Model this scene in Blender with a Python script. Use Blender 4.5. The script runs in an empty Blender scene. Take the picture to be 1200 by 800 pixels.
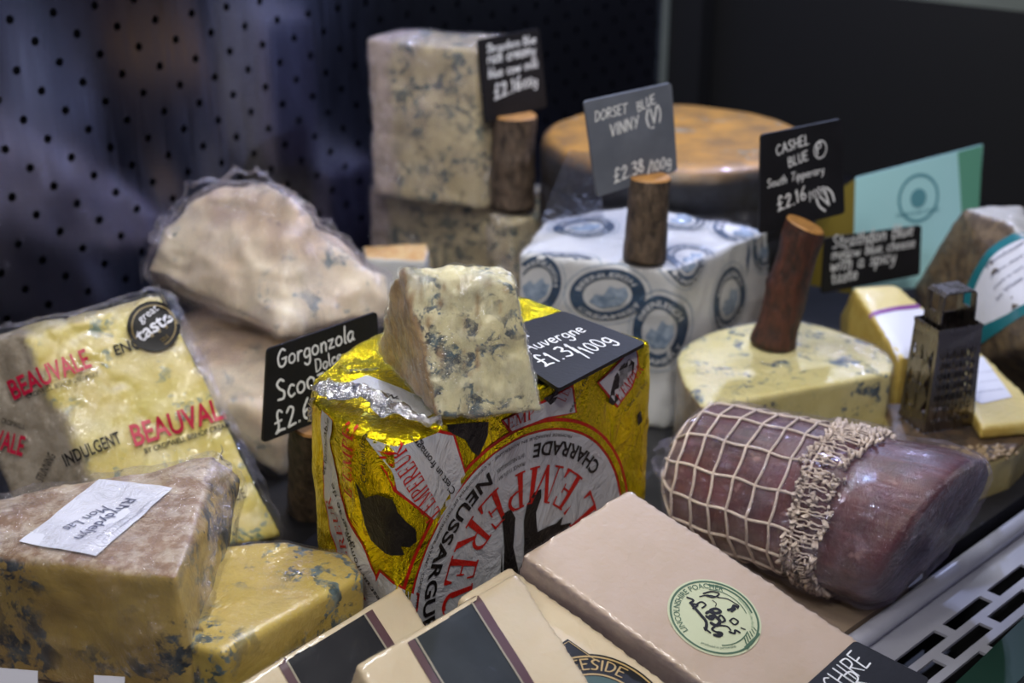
import bpy, bmesh, math, random
import numpy as np
from mathutils import Vector, Matrix
from mathutils.bvhtree import BVHTree
from mathutils.geometry import tessellate_polygon

S = bpy.context.scene
COL = S.collection
random.seed(4)

# ------------------------------------------------------------------ camera
CAM = Vector((0, 0, .52))
PITCH = math.radians(23)
FPX = 1667.0
cd = bpy.data.cameras.new('camera')
cam = bpy.data.objects.new('camera', cd)
COL.objects.link(cam)
cam.location = CAM
cam.rotation_euler = (math.radians(90) - PITCH, 0, 0)
cd.sensor_width = 36
cd.lens = 36 * FPX / 1200
cd.clip_start = .02
cd.dof.use_dof = True
cd.dof.focus_distance = .80
cd.dof.aperture_fstop = 6.3
S.camera = cam
S.view_settings.view_transform = 'Standard'
S.view_settings.look = 'None'
S.view_settings.gamma = 1
S.view_settings.exposure = -0.08

# ------------------------------------------------------------------ light
world = bpy.data.worlds.new('world')
S.world = world
world.use_nodes = True
world.node_tree.nodes['Background'].inputs[0].default_value = (.45, .45, .75, 1)
world.node_tree.nodes['Background'].inputs[1].default_value = .055


def area(name, loc, target, size, power, color):
    l = bpy.data.lights.new(name, 'AREA')
    l.shape = 'RECTANGLE'
    l.size, l.size_y = size
    l.energy = power
    l.color = color
    o = bpy.data.objects.new(name, l)
    COL.objects.link(o)
    o.location = loc
    o.rotation_euler = (Vector(target) - Vector(loc)).to_track_quat('-Z', 'Y').to_euler()
    return o


area('case_strip_light', (-.02, 1.0, .80), (-.04, .88, .1), (.05, .46), 4.0, (.96, .98, 1.0))
for loc, e in (((.24, .22, 1.05), .55), ((-.16, .12, .98), .55), ((.06, .50, 1.10), .55), ((-.02, -.10, 1.00), .45)):
    area('glint_fill_light', loc, (-.03, .84, .2), (.07, .07), e, (1.0, .96, .90)).data.spread = math.radians(80)  # front light split into small added lamps, for glints on the film
area('left_fill_light', (-.42, .10, .80), (-.25, .80, .1), (.1, .1), .85, (1.0, .90, .76))  # added fill to brighten the fronts of the left-hand cheeses
area('rear_led', (.36, 1.50, .70), (-.1, 1.3, .2), (.02, .02), 5.5, (.55, .63, 1.0))
area('end_wall_fill', (.15, .35, 1.25), (.55, 1.75, .35), (.2, .2), 1.5, (1.0, .96, .86)).data.spread = math.radians(70)  # added fill aimed at the end wall, which stayed too dark
area('front_blue_light', (.75, .05, .9), (.2, .8, .05), (.3, .1), .6, (.60, .50, 1.0))


# ------------------------------------------------------------------ helpers
def at(px, py, z):
    """world point seen at a photo pixel (1200x800) when it lies at height z"""
    dy = py - 400
    d = Vector((px - 600, FPX * math.cos(PITCH) - dy * math.sin(PITCH), -FPX * math.sin(PITCH) - dy * math.cos(PITCH)))
    return CAM + d * ((z - CAM.z) / d.z)


def onplane(px, py, o, n):
    dy = py - 400
    d = Vector((px - 600, FPX * math.cos(PITCH) - dy * math.sin(PITCH), -FPX * math.sin(PITCH) - dy * math.cos(PITCH)))
    return CAM + d * ((Vector(o) - CAM).dot(n) / d.dot(n))


class Plane:
    """o origin, u right, v up, n outwards"""
    def __init__(self, o, u, v):
        self.o = Vector(o)
        self.u = Vector(u).normalized()
        self.v = Vector(v)
        self.v = (self.v - self.u * self.v.dot(self.u)).normalized()
        self.n = self.u.cross(self.v)

    def px(self, x, y):
        p = onplane(x, y, self.o, self.n) - self.o
        return Vector((p.dot(self.u), p.dot(self.v)))

    def p3(self, a, h=0):
        return self.o + self.u * a[0] + self.v * a[1] + self.n * h


def lin(h):
    h = h.lstrip('#')
    c = [int(h[i:i + 2], 16) / 255 for i in (0, 2, 4)]
    return tuple(x / 12.92 if x <= .04045 else ((x + .055) / 1.055) ** 2.4 for x in c) + (1,)


# numpy value noise
_rs = np.random.RandomState(7)
_tab = _rs.rand(64, 64, 64).astype(np.float32)


def vnoise(P):
    i = np.floor(P).astype(int)
    f = P - i
    f = f * f * (3 - 2 * f)
    r = 0
    for a in (0, 1):
        for b in (0, 1):
            for c in (0, 1):
                w = (f[:, 0] if a else 1 - f[:, 0]) * (f[:, 1] if b else 1 - f[:, 1]) * (f[:, 2] if c else 1 - f[:, 2])
                r = r + w * _tab[(i[:, 0] + a) % 64, (i[:, 1] + b) % 64, (i[:, 2] + c) % 64]
    return r * 2 - 1


def fbm(P, scale, octaves=3, seed=0):
    r = 0
    for k in range(octaves):
        r = r + vnoise(P * scale * 2 ** k + seed * 7.3 + 11.1 * k) / 2 ** k
    return r


def ridge(P, scale, seed=0):
    return 1 - np.abs(fbm(P, scale, 2, seed)) * 2


def link(name, me, parent=None, mat=None, smooth=True):
    me.name = name
    o = bpy.data.objects.new(name, me)
    COL.objects.link(o)
    if parent:
        o.parent = parent
    if mat:
        me.materials.clear()
        me.materials.append(mat)
    if smooth and len(me.polygons):
        me.polygons.foreach_set('use_smooth', [True] * len(me.polygons))
    return o


def from_bm(name, bm, parent=None, mat=None, smooth=False):
    me = bpy.data.meshes.new(name)
    bm.to_mesh(me)
    bm.free()
    return link(name, me, parent, mat, smooth)


def thing(name, label, cat, group=None):
    o = bpy.data.objects.new(name, None)
    o.empty_display_size = .02
    COL.objects.link(o)
    o['label'] = label
    o['category'] = cat
    if group:
        o['group'] = group
    return o


def tag(o, label, cat, group=None):
    o['label'] = label
    o['category'] = cat
    if group:
        o['group'] = group
    return o


def hull_bm(pts):
    bm = bmesh.new()
    vs = [bm.verts.new(p) for p in pts]
    r = bmesh.ops.convex_hull(bm, input=vs)
    bmesh.ops.delete(bm, geom=list({g for g in r['geom_interior'] + r['geom_unused'] if isinstance(g, bmesh.types.BMVert)}), context='VERTS')
    bmesh.ops.recalc_face_normals(bm, faces=bm.faces)
    return bm


def remesh(bm, vox, smooth=4, sfac=.5):
    me = bpy.data.meshes.new('tmp')
    bm.to_mesh(me)
    bm.free()
    o = bpy.data.objects.new('tmp', me)
    COL.objects.link(o)
    m = o.modifiers.new('r', 'REMESH')
    m.mode = 'VOXEL'
    m.voxel_size = vox
    if smooth:
        s = o.modifiers.new('s', 'SMOOTH')
        s.factor = sfac
        s.iterations = smooth
    dg = bpy.context.evaluated_depsgraph_get()
    dg.update()
    out = bpy.data.meshes.new_from_object(o.evaluated_get(dg))
    bpy.data.objects.remove(o)
    bpy.data.meshes.remove(me)
    return out


def get_co(me):
    a = np.empty(len(me.vertices) * 3, np.float32)
    me.vertices.foreach_get('co', a)
    return a.reshape(-1, 3)


def get_no(me):
    a = np.empty(len(me.vertices) * 3, np.float32)
    me.vertex_normals.foreach_get('vector', a)
    return a.reshape(-1, 3)


def displace(me, fn):
    """fn(co, no) -> offsets along the normal"""
    co, no = get_co(me), get_no(me)
    co = co + no * np.asarray(fn(co, no))[:, None]
    me.vertices.foreach_set('co', co.astype(np.float32).ravel())
    me.update()


def attr(me, name, vals):
    a = me.attributes.new(name, 'FLOAT', 'POINT')
    a.data.foreach_set('value', np.clip(vals, 0, 1).astype(np.float32))


def sstep(a, b, x):
    t = np.clip((x - a) / (b - a), 0, 1)
    return t * t * (3 - 2 * t)


def solid(name, pts, vox=.003, smooth=5, disp=((45, .0012), (160, .0003)), rind=None, parent=None, mat=None, bm=None, seed=0, extra=None):
    me = remesh(bm if bm else hull_bm(pts), vox, smooth)
    def f(co, no):
        r = 0
        for k, (sc, am) in enumerate(disp):
            r = r + am * fbm(co, sc, 2, seed + k)
        if extra:
            r = r + extra(co, no)
        return r
    displace(me, f)
    if rind:
        attr(me, 'rind', rind(get_co(me), get_no(me)))
    return link(name, me, parent, mat)


def prism(top, z0, grow=0):
    """top polygon points plus the same outline at height z0"""
    c = sum(top, Vector()) / len(top)
    out = list(top)
    for p in top:
        q = c + (p - c) * (1 + grow)
        out.append(Vector((q.x, q.y, z0)))
    return out


def tree(o):
    dg_me = o.data
    return BVHTree.FromPolygons([v.co.copy() for v in dg_me.vertices], [list(p.vertices) for p in dg_me.polygons])


def box_bm(bm, c, sx, sy, sz, M=None):
    r = bmesh.ops.create_cube(bm, size=1)
    bmesh.ops.scale(bm, vec=(sx, sy, sz), verts=r['verts'])
    if M:
        bmesh.ops.transform(bm, matrix=M, verts=r['verts'])
    bmesh.ops.translate(bm, vec=c, verts=r['verts'])
    return r['verts']


def tube_bm(bm, pts, r, seg=6, closed=False):
    pts = [Vector(p) for p in pts]
    n = len(pts)
    rings = []
    up = Vector((0, 0, 1))
    for i, p in enumerate(pts):
        a = pts[(i - 1) % n] if closed or i > 0 else p
        b = pts[(i + 1) % n] if closed or i < n - 1 else p
        t = (b - a).normalized()
        s = t.cross(up)
        if s.length < .1:
            s = t.cross(Vector((1, 0, 0)))
        s.normalize()
        w = s.cross(t)
        rr = r(i / (n - 1)) if callable(r) else r
        rings.append([bm.verts.new(p + (s * math.cos(k * 2 * math.pi / seg) + w * math.sin(k * 2 * math.pi / seg)) * rr) for k in range(seg)])
    for i in range(n if closed else n - 1):
        A, B = rings[i], rings[(i + 1) % n]
        for k in range(seg):
            bm.faces.new((A[k], A[(k + 1) % seg], B[(k + 1) % seg], B[k]))
    if not closed:
        bm.faces.new(rings[0][::-1])
        bm.faces.new(rings[-1])


# ------------------------------------------------------------------ flat shapes and lettering
def spline(pts, k=5, closed=False):
    P = [Vector((p[0], p[1])) for p in pts]
    n = len(P)
    if n < 3:
        return P
    out = []
    for i in range(n if closed else n - 1):
        p0 = P[i - 1] if (closed or i > 0) else P[i]
        p1 = P[i]
        p2 = P[(i + 1) % n]
        p3 = P[(i + 2) % n] if (closed or i < n - 2) else p2
        for j in range(k):
            t = j / k
            out.append(.5 * ((2 * p1) + (p2 - p0) * t + (2 * p0 - 5 * p1 + 4 * p2 - p3) * t * t + (3 * p1 - p0 - 3 * p2 + p3) * t ** 3))
    if not closed:
        out.append(P[-1])
    return out


class Shape:
    """2D triangles"""
    def __init__(self):
        self.v, self.f = [], []

    def poly(self, pts):
        b = len(self.v)
        self.v += [Vector((p[0], p[1])) for p in pts]
        for t in tessellate_polygon([[Vector((p[0], p[1], 0)) for p in pts]]):
            self.f.append(tuple(b + i for i in t))
        return self

    def ring(self, c, r0, r1, a0=0, a1=360, n=96, sq=1):
        b = len(self.v)
        for i in range(n + 1):
            a = math.radians(a0 + (a1 - a0) * i / n)
            for r in (r0, r1):
                self.v.append(Vector((c[0] + r * math.cos(a), c[1] + r * sq * math.sin(a))))
        for i in range(n):
            q = b + 2 * i
            self.f.append((q, q + 1, q + 3))
            self.f.append((q, q + 3, q + 2))
        return self

    def stroke(self, pts, w, smooth=True, closed=False):
        P = spline(pts, 5, closed) if smooth else [Vector((p[0], p[1])) for p in pts]
        if closed:
            P.append(P[0])
        w2 = w if callable(w) else (lambda t: w)
        n = len(P)
        b = len(self.v)
        for i, p in enumerate(P):
            a, c = P[max(i - 1, 0)], P[min(i + 1, n - 1)]
            t = (c - a)
            t = t.normalized() if t.length > 1e-9 else Vector((1, 0))
            s = Vector((-t.y, t.x)) * w2(i / (n - 1)) / 2
            self.v += [p + s, p - s]
        for i in range(n - 1):
            q = b + 2 * i
            self.f += [(q, q + 1, q + 3), (q, q + 3, q + 2)]
        if w2(0) == w2(1):
            for p in (P[0], P[-1]):
                r = w2(0) / 2
                self.poly([(p.x + r * math.cos(k * math.pi / 3), p.y + r * math.sin(k * math.pi / 3)) for k in range(6)])
        return self

    def add(self, o, fn):
        b = len(self.v)
        self.v += [fn(v) for v in o.v]
        self.f += [tuple(b + i for i in f) for f in o.f]
        return self

    def bounds(self):
        xs = [v.x for v in self.v]
        ys = [v.y for v in self.v]
        return min(xs), max(xs), min(ys), max(ys)


_tc = {}


def sans(s, bold=0.0, spacing=1.0):
    k = (s, bold, spacing)
    if k in _tc:
        return _tc[k]
    c = bpy.data.curves.new('t', 'FONT')
    c.body = s
    c.size = 1
    c.resolution_u = 3
    c.offset = bold
    c.space_character = spacing
    o = bpy.data.objects.new('t', c)
    COL.objects.link(o)
    dg = bpy.context.evaluated_depsgraph_get()
    dg.update()
    me = bpy.data.meshes.new_from_object(o.evaluated_get(dg))
    sh = Shape()
    sh.v = [Vector((v.co.x, v.co.y)) for v in me.vertices]
    for p in me.polygons:
        vs = list(p.vertices)
        for i in range(1, len(vs) - 1):
            sh.f.append((vs[0], vs[i], vs[i + 1]))
    bpy.data.objects.remove(o)
    bpy.data.curves.remove(c)
    bpy.data.meshes.remove(me)
    _tc[k] = sh
    return sh


# one-line handwriting; x-height .55, capitals 1
_H = {
 'a': (.5, ['.42,.5 .2,.56 .03,.3 .12,.02 .32,.08 .42,.45', '.42,.5 .4,.1 .5,.02']),
 'b': (.45, ['.05,1 .05,.0', '.05,.35 .25,.55 .4,.3 .25,0 .05,.08']),
 'c': (.42, ['.38,.48 .2,.56 .03,.28 .16,0 .38,.08']),
 'd': (.5, ['.42,1 .42,.0', '.42,.45 .2,.55 .03,.28 .15,0 .42,.12']),
 'e': (.45, ['.05,.27 .38,.33 .32,.54 .1,.5 .03,.22 .18,0 .4,.08']),
 'f': (.32, ['.34,.95 .18,1 .13,.7 .12,0', '0,.52 .3,.55']),
 'g': (.5, ['.42,.5 .2,.56 .04,.3 .14,.05 .4,.15', '.42,.52 .42,-.2 .22,-.4 .04,-.25']),
 'h': (.45, ['.05,1 .05,0', '.05,.35 .22,.55 .36,.45 .37,0']),
 'i': (.16, ['.07,.5 .07,0', '.08,.72 .09,.75']),
 'k': (.42, ['.05,1 .05,0', '.36,.52 .06,.25 .38,0']),
 'l': (.16, ['.07,1 .06,.1 .14,0']),
 'm': (.7, ['.05,.52 .05,0', '.05,.38 .2,.55 .32,.42 .33,0', '.33,.38 .48,.55 .6,.42 .62,0']),
 'n': (.47, ['.05,.52 .05,0', '.05,.35 .22,.55 .37,.42 .39,0']),
 'o': (.5, ['.24,.55 .05,.4 .06,.1 .25,0 .43,.15 .42,.42 .24,.55']),
 'p': (.47, ['.05,.52 .05,-.4', '.05,.4 .25,.55 .4,.3 .25,0 .05,.1']),
 'r': (.36, ['.05,.52 .05,0', '.05,.3 .18,.52 .34,.5']),
 's': (.38, ['.34,.5 .15,.55 .08,.38 .3,.22 .26,.02 .04,.04']),
 't': (.34, ['.15,.85 .14,.1 .3,.02', '.0,.55 .32,.58']),
 'u': (.46, ['.05,.52 .06,.1 .2,0 .38,.15', '.39,.52 .39,0']),
 'v': (.42, ['.03,.52 .18,0 .38,.55']),
 'w': (.62, ['.03,.52 .15,0 .3,.42 .44,0 .58,.54']),
 'y': (.44, ['.05,.52 .08,.18 .24,.12 .38,.3', '.4,.52 .3,-.2 .08,-.38']),
 'z': (.44, ['.04,.5 .38,.52', '.38,.52 .05,.02', '.05,.02 .42,.03']),
 'A': (.62, ['.03,0 .3,1', '.3,1 .58,0', '.12,.35 .5,.38']),
 'B': (.55, ['.06,1 .06,0', '.06,1 .42,.92 .4,.62 .06,.53', '.06,.53 .48,.45 .46,.08 .06,0']),
 'C': (.6, ['.54,.85 .32,1 .06,.6 .12,.12 .34,0 .56,.15']),
 'D': (.6, ['.06,1 .06,0', '.06,1 .45,.85 .54,.45 .38,.08 .06,0']),
 'E': (.5, ['.46,1 .06,1', '.06,1 .06,0', '.06,.52 .38,.54', '.06,0 .48,.02']),
 'G': (.66, ['.56,.88 .34,1 .06,.6 .12,.1 .36,0 .56,.2 .57,.44', '.34,.44 .62,.46']),
 'H': (.6, ['.06,1 .06,0', '.52,1 .52,0', '.06,.5 .52,.54']),
 'I': (.2, ['.1,1 .09,0']),
 'L': (.48, ['.07,1 .06,0', '.06,0 .45,.03']),
 'N': (.6, ['.06,0 .07,1', '.07,1 .5,0', '.5,0 .52,1']),
 'P': (.52, ['.06,1 .06,0', '.06,1 .44,.92 .42,.55 .06,.48']),
 'O': (.66, ['.3,1 .06,.6 .1,.12 .34,0 .6,.3 .56,.82 .3,1']),
 'R': (.56, ['.06,1 .06,0', '.06,1 .44,.92 .42,.58 .06,.5', '.18,.5 .54,0']),
 'S': (.52, ['.46,.88 .28,1 .08,.82 .2,.56 .42,.36 .36,.06 .06,.06']),
 'T': (.58, ['.02,.98 .56,1', '.29,.98 .28,0']),
 'U': (.58, ['.05,1 .07,.25 .28,0 .48,.25 .5,1']),
 'V': (.56, ['.03,1 .28,0', '.28,0 .54,1']),
 'W': (.8, ['.03,1 .2,0', '.2,0 .4,.8', '.4,.8 .58,0', '.58,0 .76,1']),
 'Y': (.56, ['.03,1 .28,.5', '.54,1 .22,0']),
 '0': (.5, ['.24,.9 .06,.6 .08,.12 .26,0 .44,.25 .42,.7 .24,.9']),
 '1': (.24, ['.04,.72 .13,.9', '.13,.9 .11,0']),
 '2': (.5, ['.05,.72 .24,.92 .42,.7 .05,.02', '.05,.02 .46,.04']),
 '3': (.48, ['.06,.85 .28,.92 .38,.7 .16,.5', '.16,.5 .44,.36 .34,.02 .04,.06']),
 '6': (.5, ['.38,.92 .1,.5 .1,.1 .28,0 .42,.2 .3,.42 .09,.3']),
 '8': (.48, ['.24,.5 .08,.7 .24,.9 .38,.7 .24,.5 .06,.24 .22,0 .42,.2 .24,.5']),
 '9': (.48, ['.4,.6 .2,.45 .06,.68 .22,.9 .4,.75 .38,.4 .28,0']),
 '£': (.6, ['.5,.85 .34,1 .22,.8 .24,.25 .05,0', '.05,0 .3,.06 .54,.02', '.06,.48 .42,.5']),
 '/': (.36, ['.02,-.15 .34,1.1']),
 '.': (.2, ['.07,.02 .1,.03']),
 ',': (.2, ['.1,.04 .05,-.12']),
 "'": (.16, ['.08,1 .05,.78']),
 '-': (.4, ['.05,.35 .35,.36']),
 '(': (.25, ['.2,1.05 .06,.5 .2,-.08']),
 ')': (.25, ['.05,1.05 .19,.5 .05,-.08']),
 ' ': (.35, []),
}


def hand(s, w=.085, seed=1):
    rnd = random.Random(seed)
    sh = Shape()
    x = 0
    for ch in s:
        wd, st = _H.get(ch, _H['o'])
        dy = rnd.uniform(-.03, .03)
        sl = .1 + rnd.uniform(-.03, .05)
        for t in st:
            P = [tuple(map(float, q.split(','))) for q in t.split()]
            sh.stroke([(x + a + sl * b, b + dy) for a, b in P], w * rnd.uniform(.9, 1.15))
        x += wd + .1
    return sh


def serif_glyph(ch):
    s = Shape()
    def bar(x0, y0, x1, y1):
        s.poly([(x0, y0), (x1, y0), (x1, y1), (x0, y1)])
    def ser(x, y, w=.26):
        bar(x - w / 2, y, x + w / 2, y + .05)
    def stem(x):
        bar(x - .07, 0, x + .07, 1)
        ser(x, 0)
        ser(x, .95)
    if ch == 'L':
        stem(.16); bar(.16, 0, .6, .05); s.poly([(.5, 0), (.62, 0), (.62, .28), (.58, .28)]); return s, .7
    if ch == "'":
        s.poly([(.04, 1), (.16, 1), (.1, .7)]); return s, .24
    if ch == 'E':
        stem(.16); bar(.16, 0, .58, .05); bar(.16, .48, .46, .53); bar(.16, .95, .56, 1)
        s.poly([(.5, 0), (.62, 0), (.62, .26), (.58, .26)]); s.poly([(.5, 1), (.58, 1), (.58, .76), (.54, .76)]); bar(.43, .38, .47, .63); return s, .7
    if ch == 'M':
        bar(.12, 0, .16, 1); ser(.14, 0); ser(.1, .95, .2); s.poly([(.08, 1), (.24, 1), (.52, .1), (.44, 0)])
        s.poly([(.44, 0), (.5, 0), (.84, 1), (.78, 1)]); bar(.76, 0, .9, 1); ser(.83, 0); ser(.88, .95, .2); return s, 1.02
    if ch in 'PR':
        stem(.16); s.ring((.3, .74), .2, .26, -90, 90, 12); s.ring((.33, .74), .17, .27, -60, 60, 12); bar(.16, .95, .32, 1); bar(.16, .47, .32, .52)
        if ch == 'R':
            s.poly([(.3, .5), (.42, .5), (.74, .03), (.58, .03)]); ser(.68, 0, .2); return s, .78
        return s, .66
    if ch == 'U':
        bar(.09, .3, .23, 1); ser(.16, .95); bar(.62, .3, .67, 1); ser(.645, .95, .22)
        s.ring((.38, .3), .25, .29, 180, 360, 14, 1); s.ring((.36, .3), .17, .27, 180, 290, 10, 1.1); return s, .82
    return s, .3


def serif(txt):
    sh = Shape()
    x = 0
    for ch in txt:
        g, w = serif_glyph(ch)
        x0 = x
        sh.add(g, lambda v: Vector((v.x + x0, v.y)))
        x += w + .04
    return sh


def line(dst, src, p0, p1, h=None, flip=False):
    """put src so that its width runs from p0 to p1 (2D); h = unit height in the plane, else proportional"""
    x0, x1, y0, y1 = src.bounds()
    d = p1 - p0
    s = d.length / max(x1 - x0, 1e-6)
    t = d.normalized()
    n = Vector((-t.y, t.x)) * (-1 if flip else 1)
    k = h if h else s
    return dst.add(src, lambda v: p0 + t * (v.x - x0) * s + n * v.y * k)


def arc(dst, src, c, r, a0, a1, h, inward=False):
    """bend src round c: baseline radius r; inward letters (tops towards c) read counter-clockwise"""
    x0, x1, y0, y1 = src.bounds()
    def fn(v):
        a = math.radians(a0 + (a1 - a0) * (v.x - x0) / (x1 - x0))
        rr = r - v.y * h if inward else r + v.y * h
        return Vector((c[0] + rr * math.cos(a), c[1] + rr * math.sin(a)))
    return dst.add(src, fn)


def decal(name, sh, pl, parent, mat, h=.0003, bvh=None, cell=.004, reach=.04, thick=0):
    """flat print laid on a plane, or draped on the surface held in bvh"""
    bm = bmesh.new()
    vs = [bm.verts.new((v.x, v.y, 0)) for v in sh.v]
    for f in sh.f:
        if len(set(f)) == 3:
            try:
                bm.faces.new([vs[i] for i in f])
            except ValueError:
                pass
    bmesh.ops.delete(bm, geom=[v for v in bm.verts if not v.link_faces], context='VERTS')
    for f in bm.faces:
        if f.normal.z < 0:
            f.normal_flip()
    bmesh.ops.remove_doubles(bm, verts=bm.verts, dist=1e-6)
    bmesh.ops.dissolve_limit(bm, angle_limit=.02, verts=bm.verts, edges=bm.edges)
    if bvh:
        x0, x1, y0, y1 = sh.bounds()
        for ax, a, b in ((0, x0, x1), (1, y0, y1)):
            k = math.floor(a / cell) + 1
            while k * cell < b:
                co, no = [0, 0, 0], [0, 0, 0]
                co[ax] = k * cell
                no[ax] = 1
                bmesh.ops.bisect_plane(bm, geom=bm.verts[:] + bm.edges[:] + bm.faces[:], plane_co=co, plane_no=no, dist=1e-7)
                k += 1
        dead = []
        for v in bm.verts:
            p = pl.p3(v.co, reach)
            hit, nn, _, d = bvh.ray_cast(p, -pl.n, reach * 2.2)
            if hit is None or nn.dot(pl.n) < .12:
                dead.append(v)
            else:
                v.co = hit + nn * h
        bmesh.ops.delete(bm, geom=dead, context='VERTS')
    else:
        for v in bm.verts:
            v.co = pl.p3(v.co, h)
    return from_bm(name, bm, parent, mat, smooth=bool(bvh))


# ------------------------------------------------------------------ materials
def newmat(name):
    m = bpy.data.materials.new(name)
    m.use_nodes = True
    nt = m.node_tree
    return m, nt, nt.nodes['Principled BSDF']


def N(nt, t, **kw):
    n = nt.nodes.new(t)
    for k, v in kw.items():
        if k.startswith('i_'):
            key = k[2:]
            n.inputs[int(key) if key.isdigit() else key.replace('_', ' ')].default_value = v
        else:
            setattr(n, k, v)
    return n


def noise(nt, vec, scale, detail=4, rough=.55, dist=0):
    n = N(nt, 'ShaderNodeTexNoise', i_Scale=scale, i_Detail=detail, i_Roughness=rough, i_Distortion=dist)
    nt.links.new(vec, n.inputs['Vector'])
    return n.outputs['Fac']


def ramp(nt, fac, stops, interp='LINEAR'):
    r = N(nt, 'ShaderNodeValToRGB')
    r.color_ramp.interpolation = interp
    e = r.color_ramp.elements
    while len(e) < len(stops):
        e.new(.5)
    for i, (p, c) in enumerate(stops):
        e[i].position = p
        e[i].color = c if isinstance(c, tuple) else (c, c, c, 1)
    nt.links.new(fac, r.inputs[0])
    return r.outputs[0]


def mixc(nt, fac, a, b):
    m = N(nt, 'ShaderNodeMix', data_type='RGBA')
    for s, v in ((0, fac), (6, a), (7, b)):
        if isinstance(v, (float, tuple)):
            m.inputs[s].default_value = v
        else:
            nt.links.new(v, m.inputs[s])
    return m.outputs[2]


def mul(nt, a, b, op='MULTIPLY'):
    m = N(nt, 'ShaderNodeMath', operation=op)
    for i, v in enumerate((a, b)):
        if isinstance(v, (int, float)):
            m.inputs[i].default_value = v
        else:
            nt.links.new(v, m.inputs[i])
    return m.outputs[0]


def stretch(nt, vec, s, rot=(0, 0, 0)):
    m = N(nt, 'ShaderNodeMapping', i_Scale=s, i_Rotation=rot)
    nt.links.new(vec, m.inputs['Vector'])
    return m.outputs[0]


def bump(nt, h, strength, dist=.001, normal=None):
    b = N(nt, 'ShaderNodeBump', i_Strength=strength, i_Distance=dist)
    nt.links.new(h, b.inputs['Height'])
    if normal:
        nt.links.new(normal, b.inputs['Normal'])
    return b.outputs[0]


def wrinkles(nt, vec, scale=60, seed=0, dir=(1, 1, 1)):
    """crumpled-film height: creased ridges at two sizes"""
    v = stretch(nt, vec, dir, (.3 + seed, .7, .2 * seed))
    a = noise(nt, v, scale, 5, .65, 1.2)
    a = mul(nt, mul(nt, mul(nt, a, .5, 'SUBTRACT'), 0, 'ADD'), 1)
    aa = N(nt, 'ShaderNodeMath', operation='ABSOLUTE')
    nt.links.new(a, aa.inputs[0])
    vo = N(nt, 'ShaderNodeTexVoronoi', i_Scale=scale * .9)
    vo.feature = 'F1'
    nt.links.new(v, vo.inputs['Vector'])
    return mul(nt, mul(nt, aa.outputs[0], 3.0), mul(nt, vo.outputs['Distance'], .6), 'ADD')


def cheese_mat(name, paste, paste2, rindc=None, rindc2=None, vein=None, vein2='#6f7a80', vs=38, vth=.56, film=.8, fs=70, rough=.5, seed=0.0, sss=.15, fdir=(1, 1, 1), fb=.9):
    m, nt, b = newmat(name)
    tc = N(nt, 'ShaderNodeTexCoord').outputs['Object']
    mp = N(nt, 'ShaderNodeMapping', i_Location=(seed, seed * 2, seed * 3))
    nt.links.new(tc, mp.inputs['Vector'])
    v = mp.outputs[0]
    c = mixc(nt, ramp(nt, noise(nt, v, 28, 4), [(.35, 0.), (.68, 1.)]), lin(paste), lin(paste2))
    if vein:
        hn = mul(nt, noise(nt, v, vs * 1.25, 5, .62, .6), mul(nt, mul(nt, noise(nt, v, vs * 6, 3, .6), .5, 'SUBTRACT'), .30), 'ADD')
        big = ramp(nt, hn, [(vth - .005, 0.), (vth + .045, 1.)])
        gate = ramp(nt, noise(nt, v, vs * .36, 2), [(.40, 0.), (.50, 1.)])
        core = ramp(nt, noise(nt, v, vs * 2.6, 4, .65), [(.36, .30), (.50, 1.)])
        fac = mul(nt, mul(nt, big, gate), core)
        vc = mixc(nt, ramp(nt, noise(nt, v, vs * 2.2, 2), [(.42, 0.), (.6, 1.)]), lin(vein), lin(vein2))
        c = mixc(nt, fac, c, vc)
    h = noise(nt, v, 300, 4)
    fd = .0025 if fb < 1 else .006
    if rindc:
        at_ = N(nt, 'ShaderNodeAttribute', attribute_name='rind').outputs['Fac']
        rc = mixc(nt, ramp(nt, noise(nt, v, 75, 6, .7), [(.43, 0.), (.57, 1.)]), lin(rindc), lin(rindc2 or rindc))
        c = mixc(nt, at_, c, rc)
    nt.links.new(c, b.inputs['Base Color'])
    b.inputs['Roughness'].default_value = rough
    b.inputs['Subsurface Weight'].default_value = sss
    b.inputs['Subsurface Radius'].default_value = (.008, .005, .003)
    b.inputs['Subsurface Scale'].default_value = .5
    nt.links.new(bump(nt, h, .35, .001), b.inputs['Normal'])
    if film:
        w = wrinkles(nt, v, fs, seed, fdir)
        b.inputs['Coat Weight'].default_value = film
        b.inputs['Coat Roughness'].default_value = .09
        nt.links.new(bump(nt, w, min(fb, 1), fd), b.inputs['Coat Normal'])
    return m


def plain(name, c, rough=.5, metal=0, c2=None, ns=60, bs=0, bsc=300, coat=0, spec=.5):
    m, nt, b = newmat(name)
    tc = N(nt, 'ShaderNodeTexCoord').outputs['Object']
    if c2:
        nt.links.new(mixc(nt, ramp(nt, noise(nt, tc, ns, 5), [(.35, 0.), (.65, 1.)]), lin(c), lin(c2)), b.inputs['Base Color'])
    else:
        b.inputs['Base Color'].default_value = lin(c)
    b.inputs['Roughness'].default_value = rough
    b.inputs['Metallic'].default_value = metal
    b.inputs['Coat Weight'].default_value = coat
    b.inputs['Specular IOR Level'].default_value = spec
    if bs:
        nt.links.new(bump(nt, noise(nt, tc, bsc, 5), bs, .001), b.inputs['Normal'])
    return m


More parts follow.
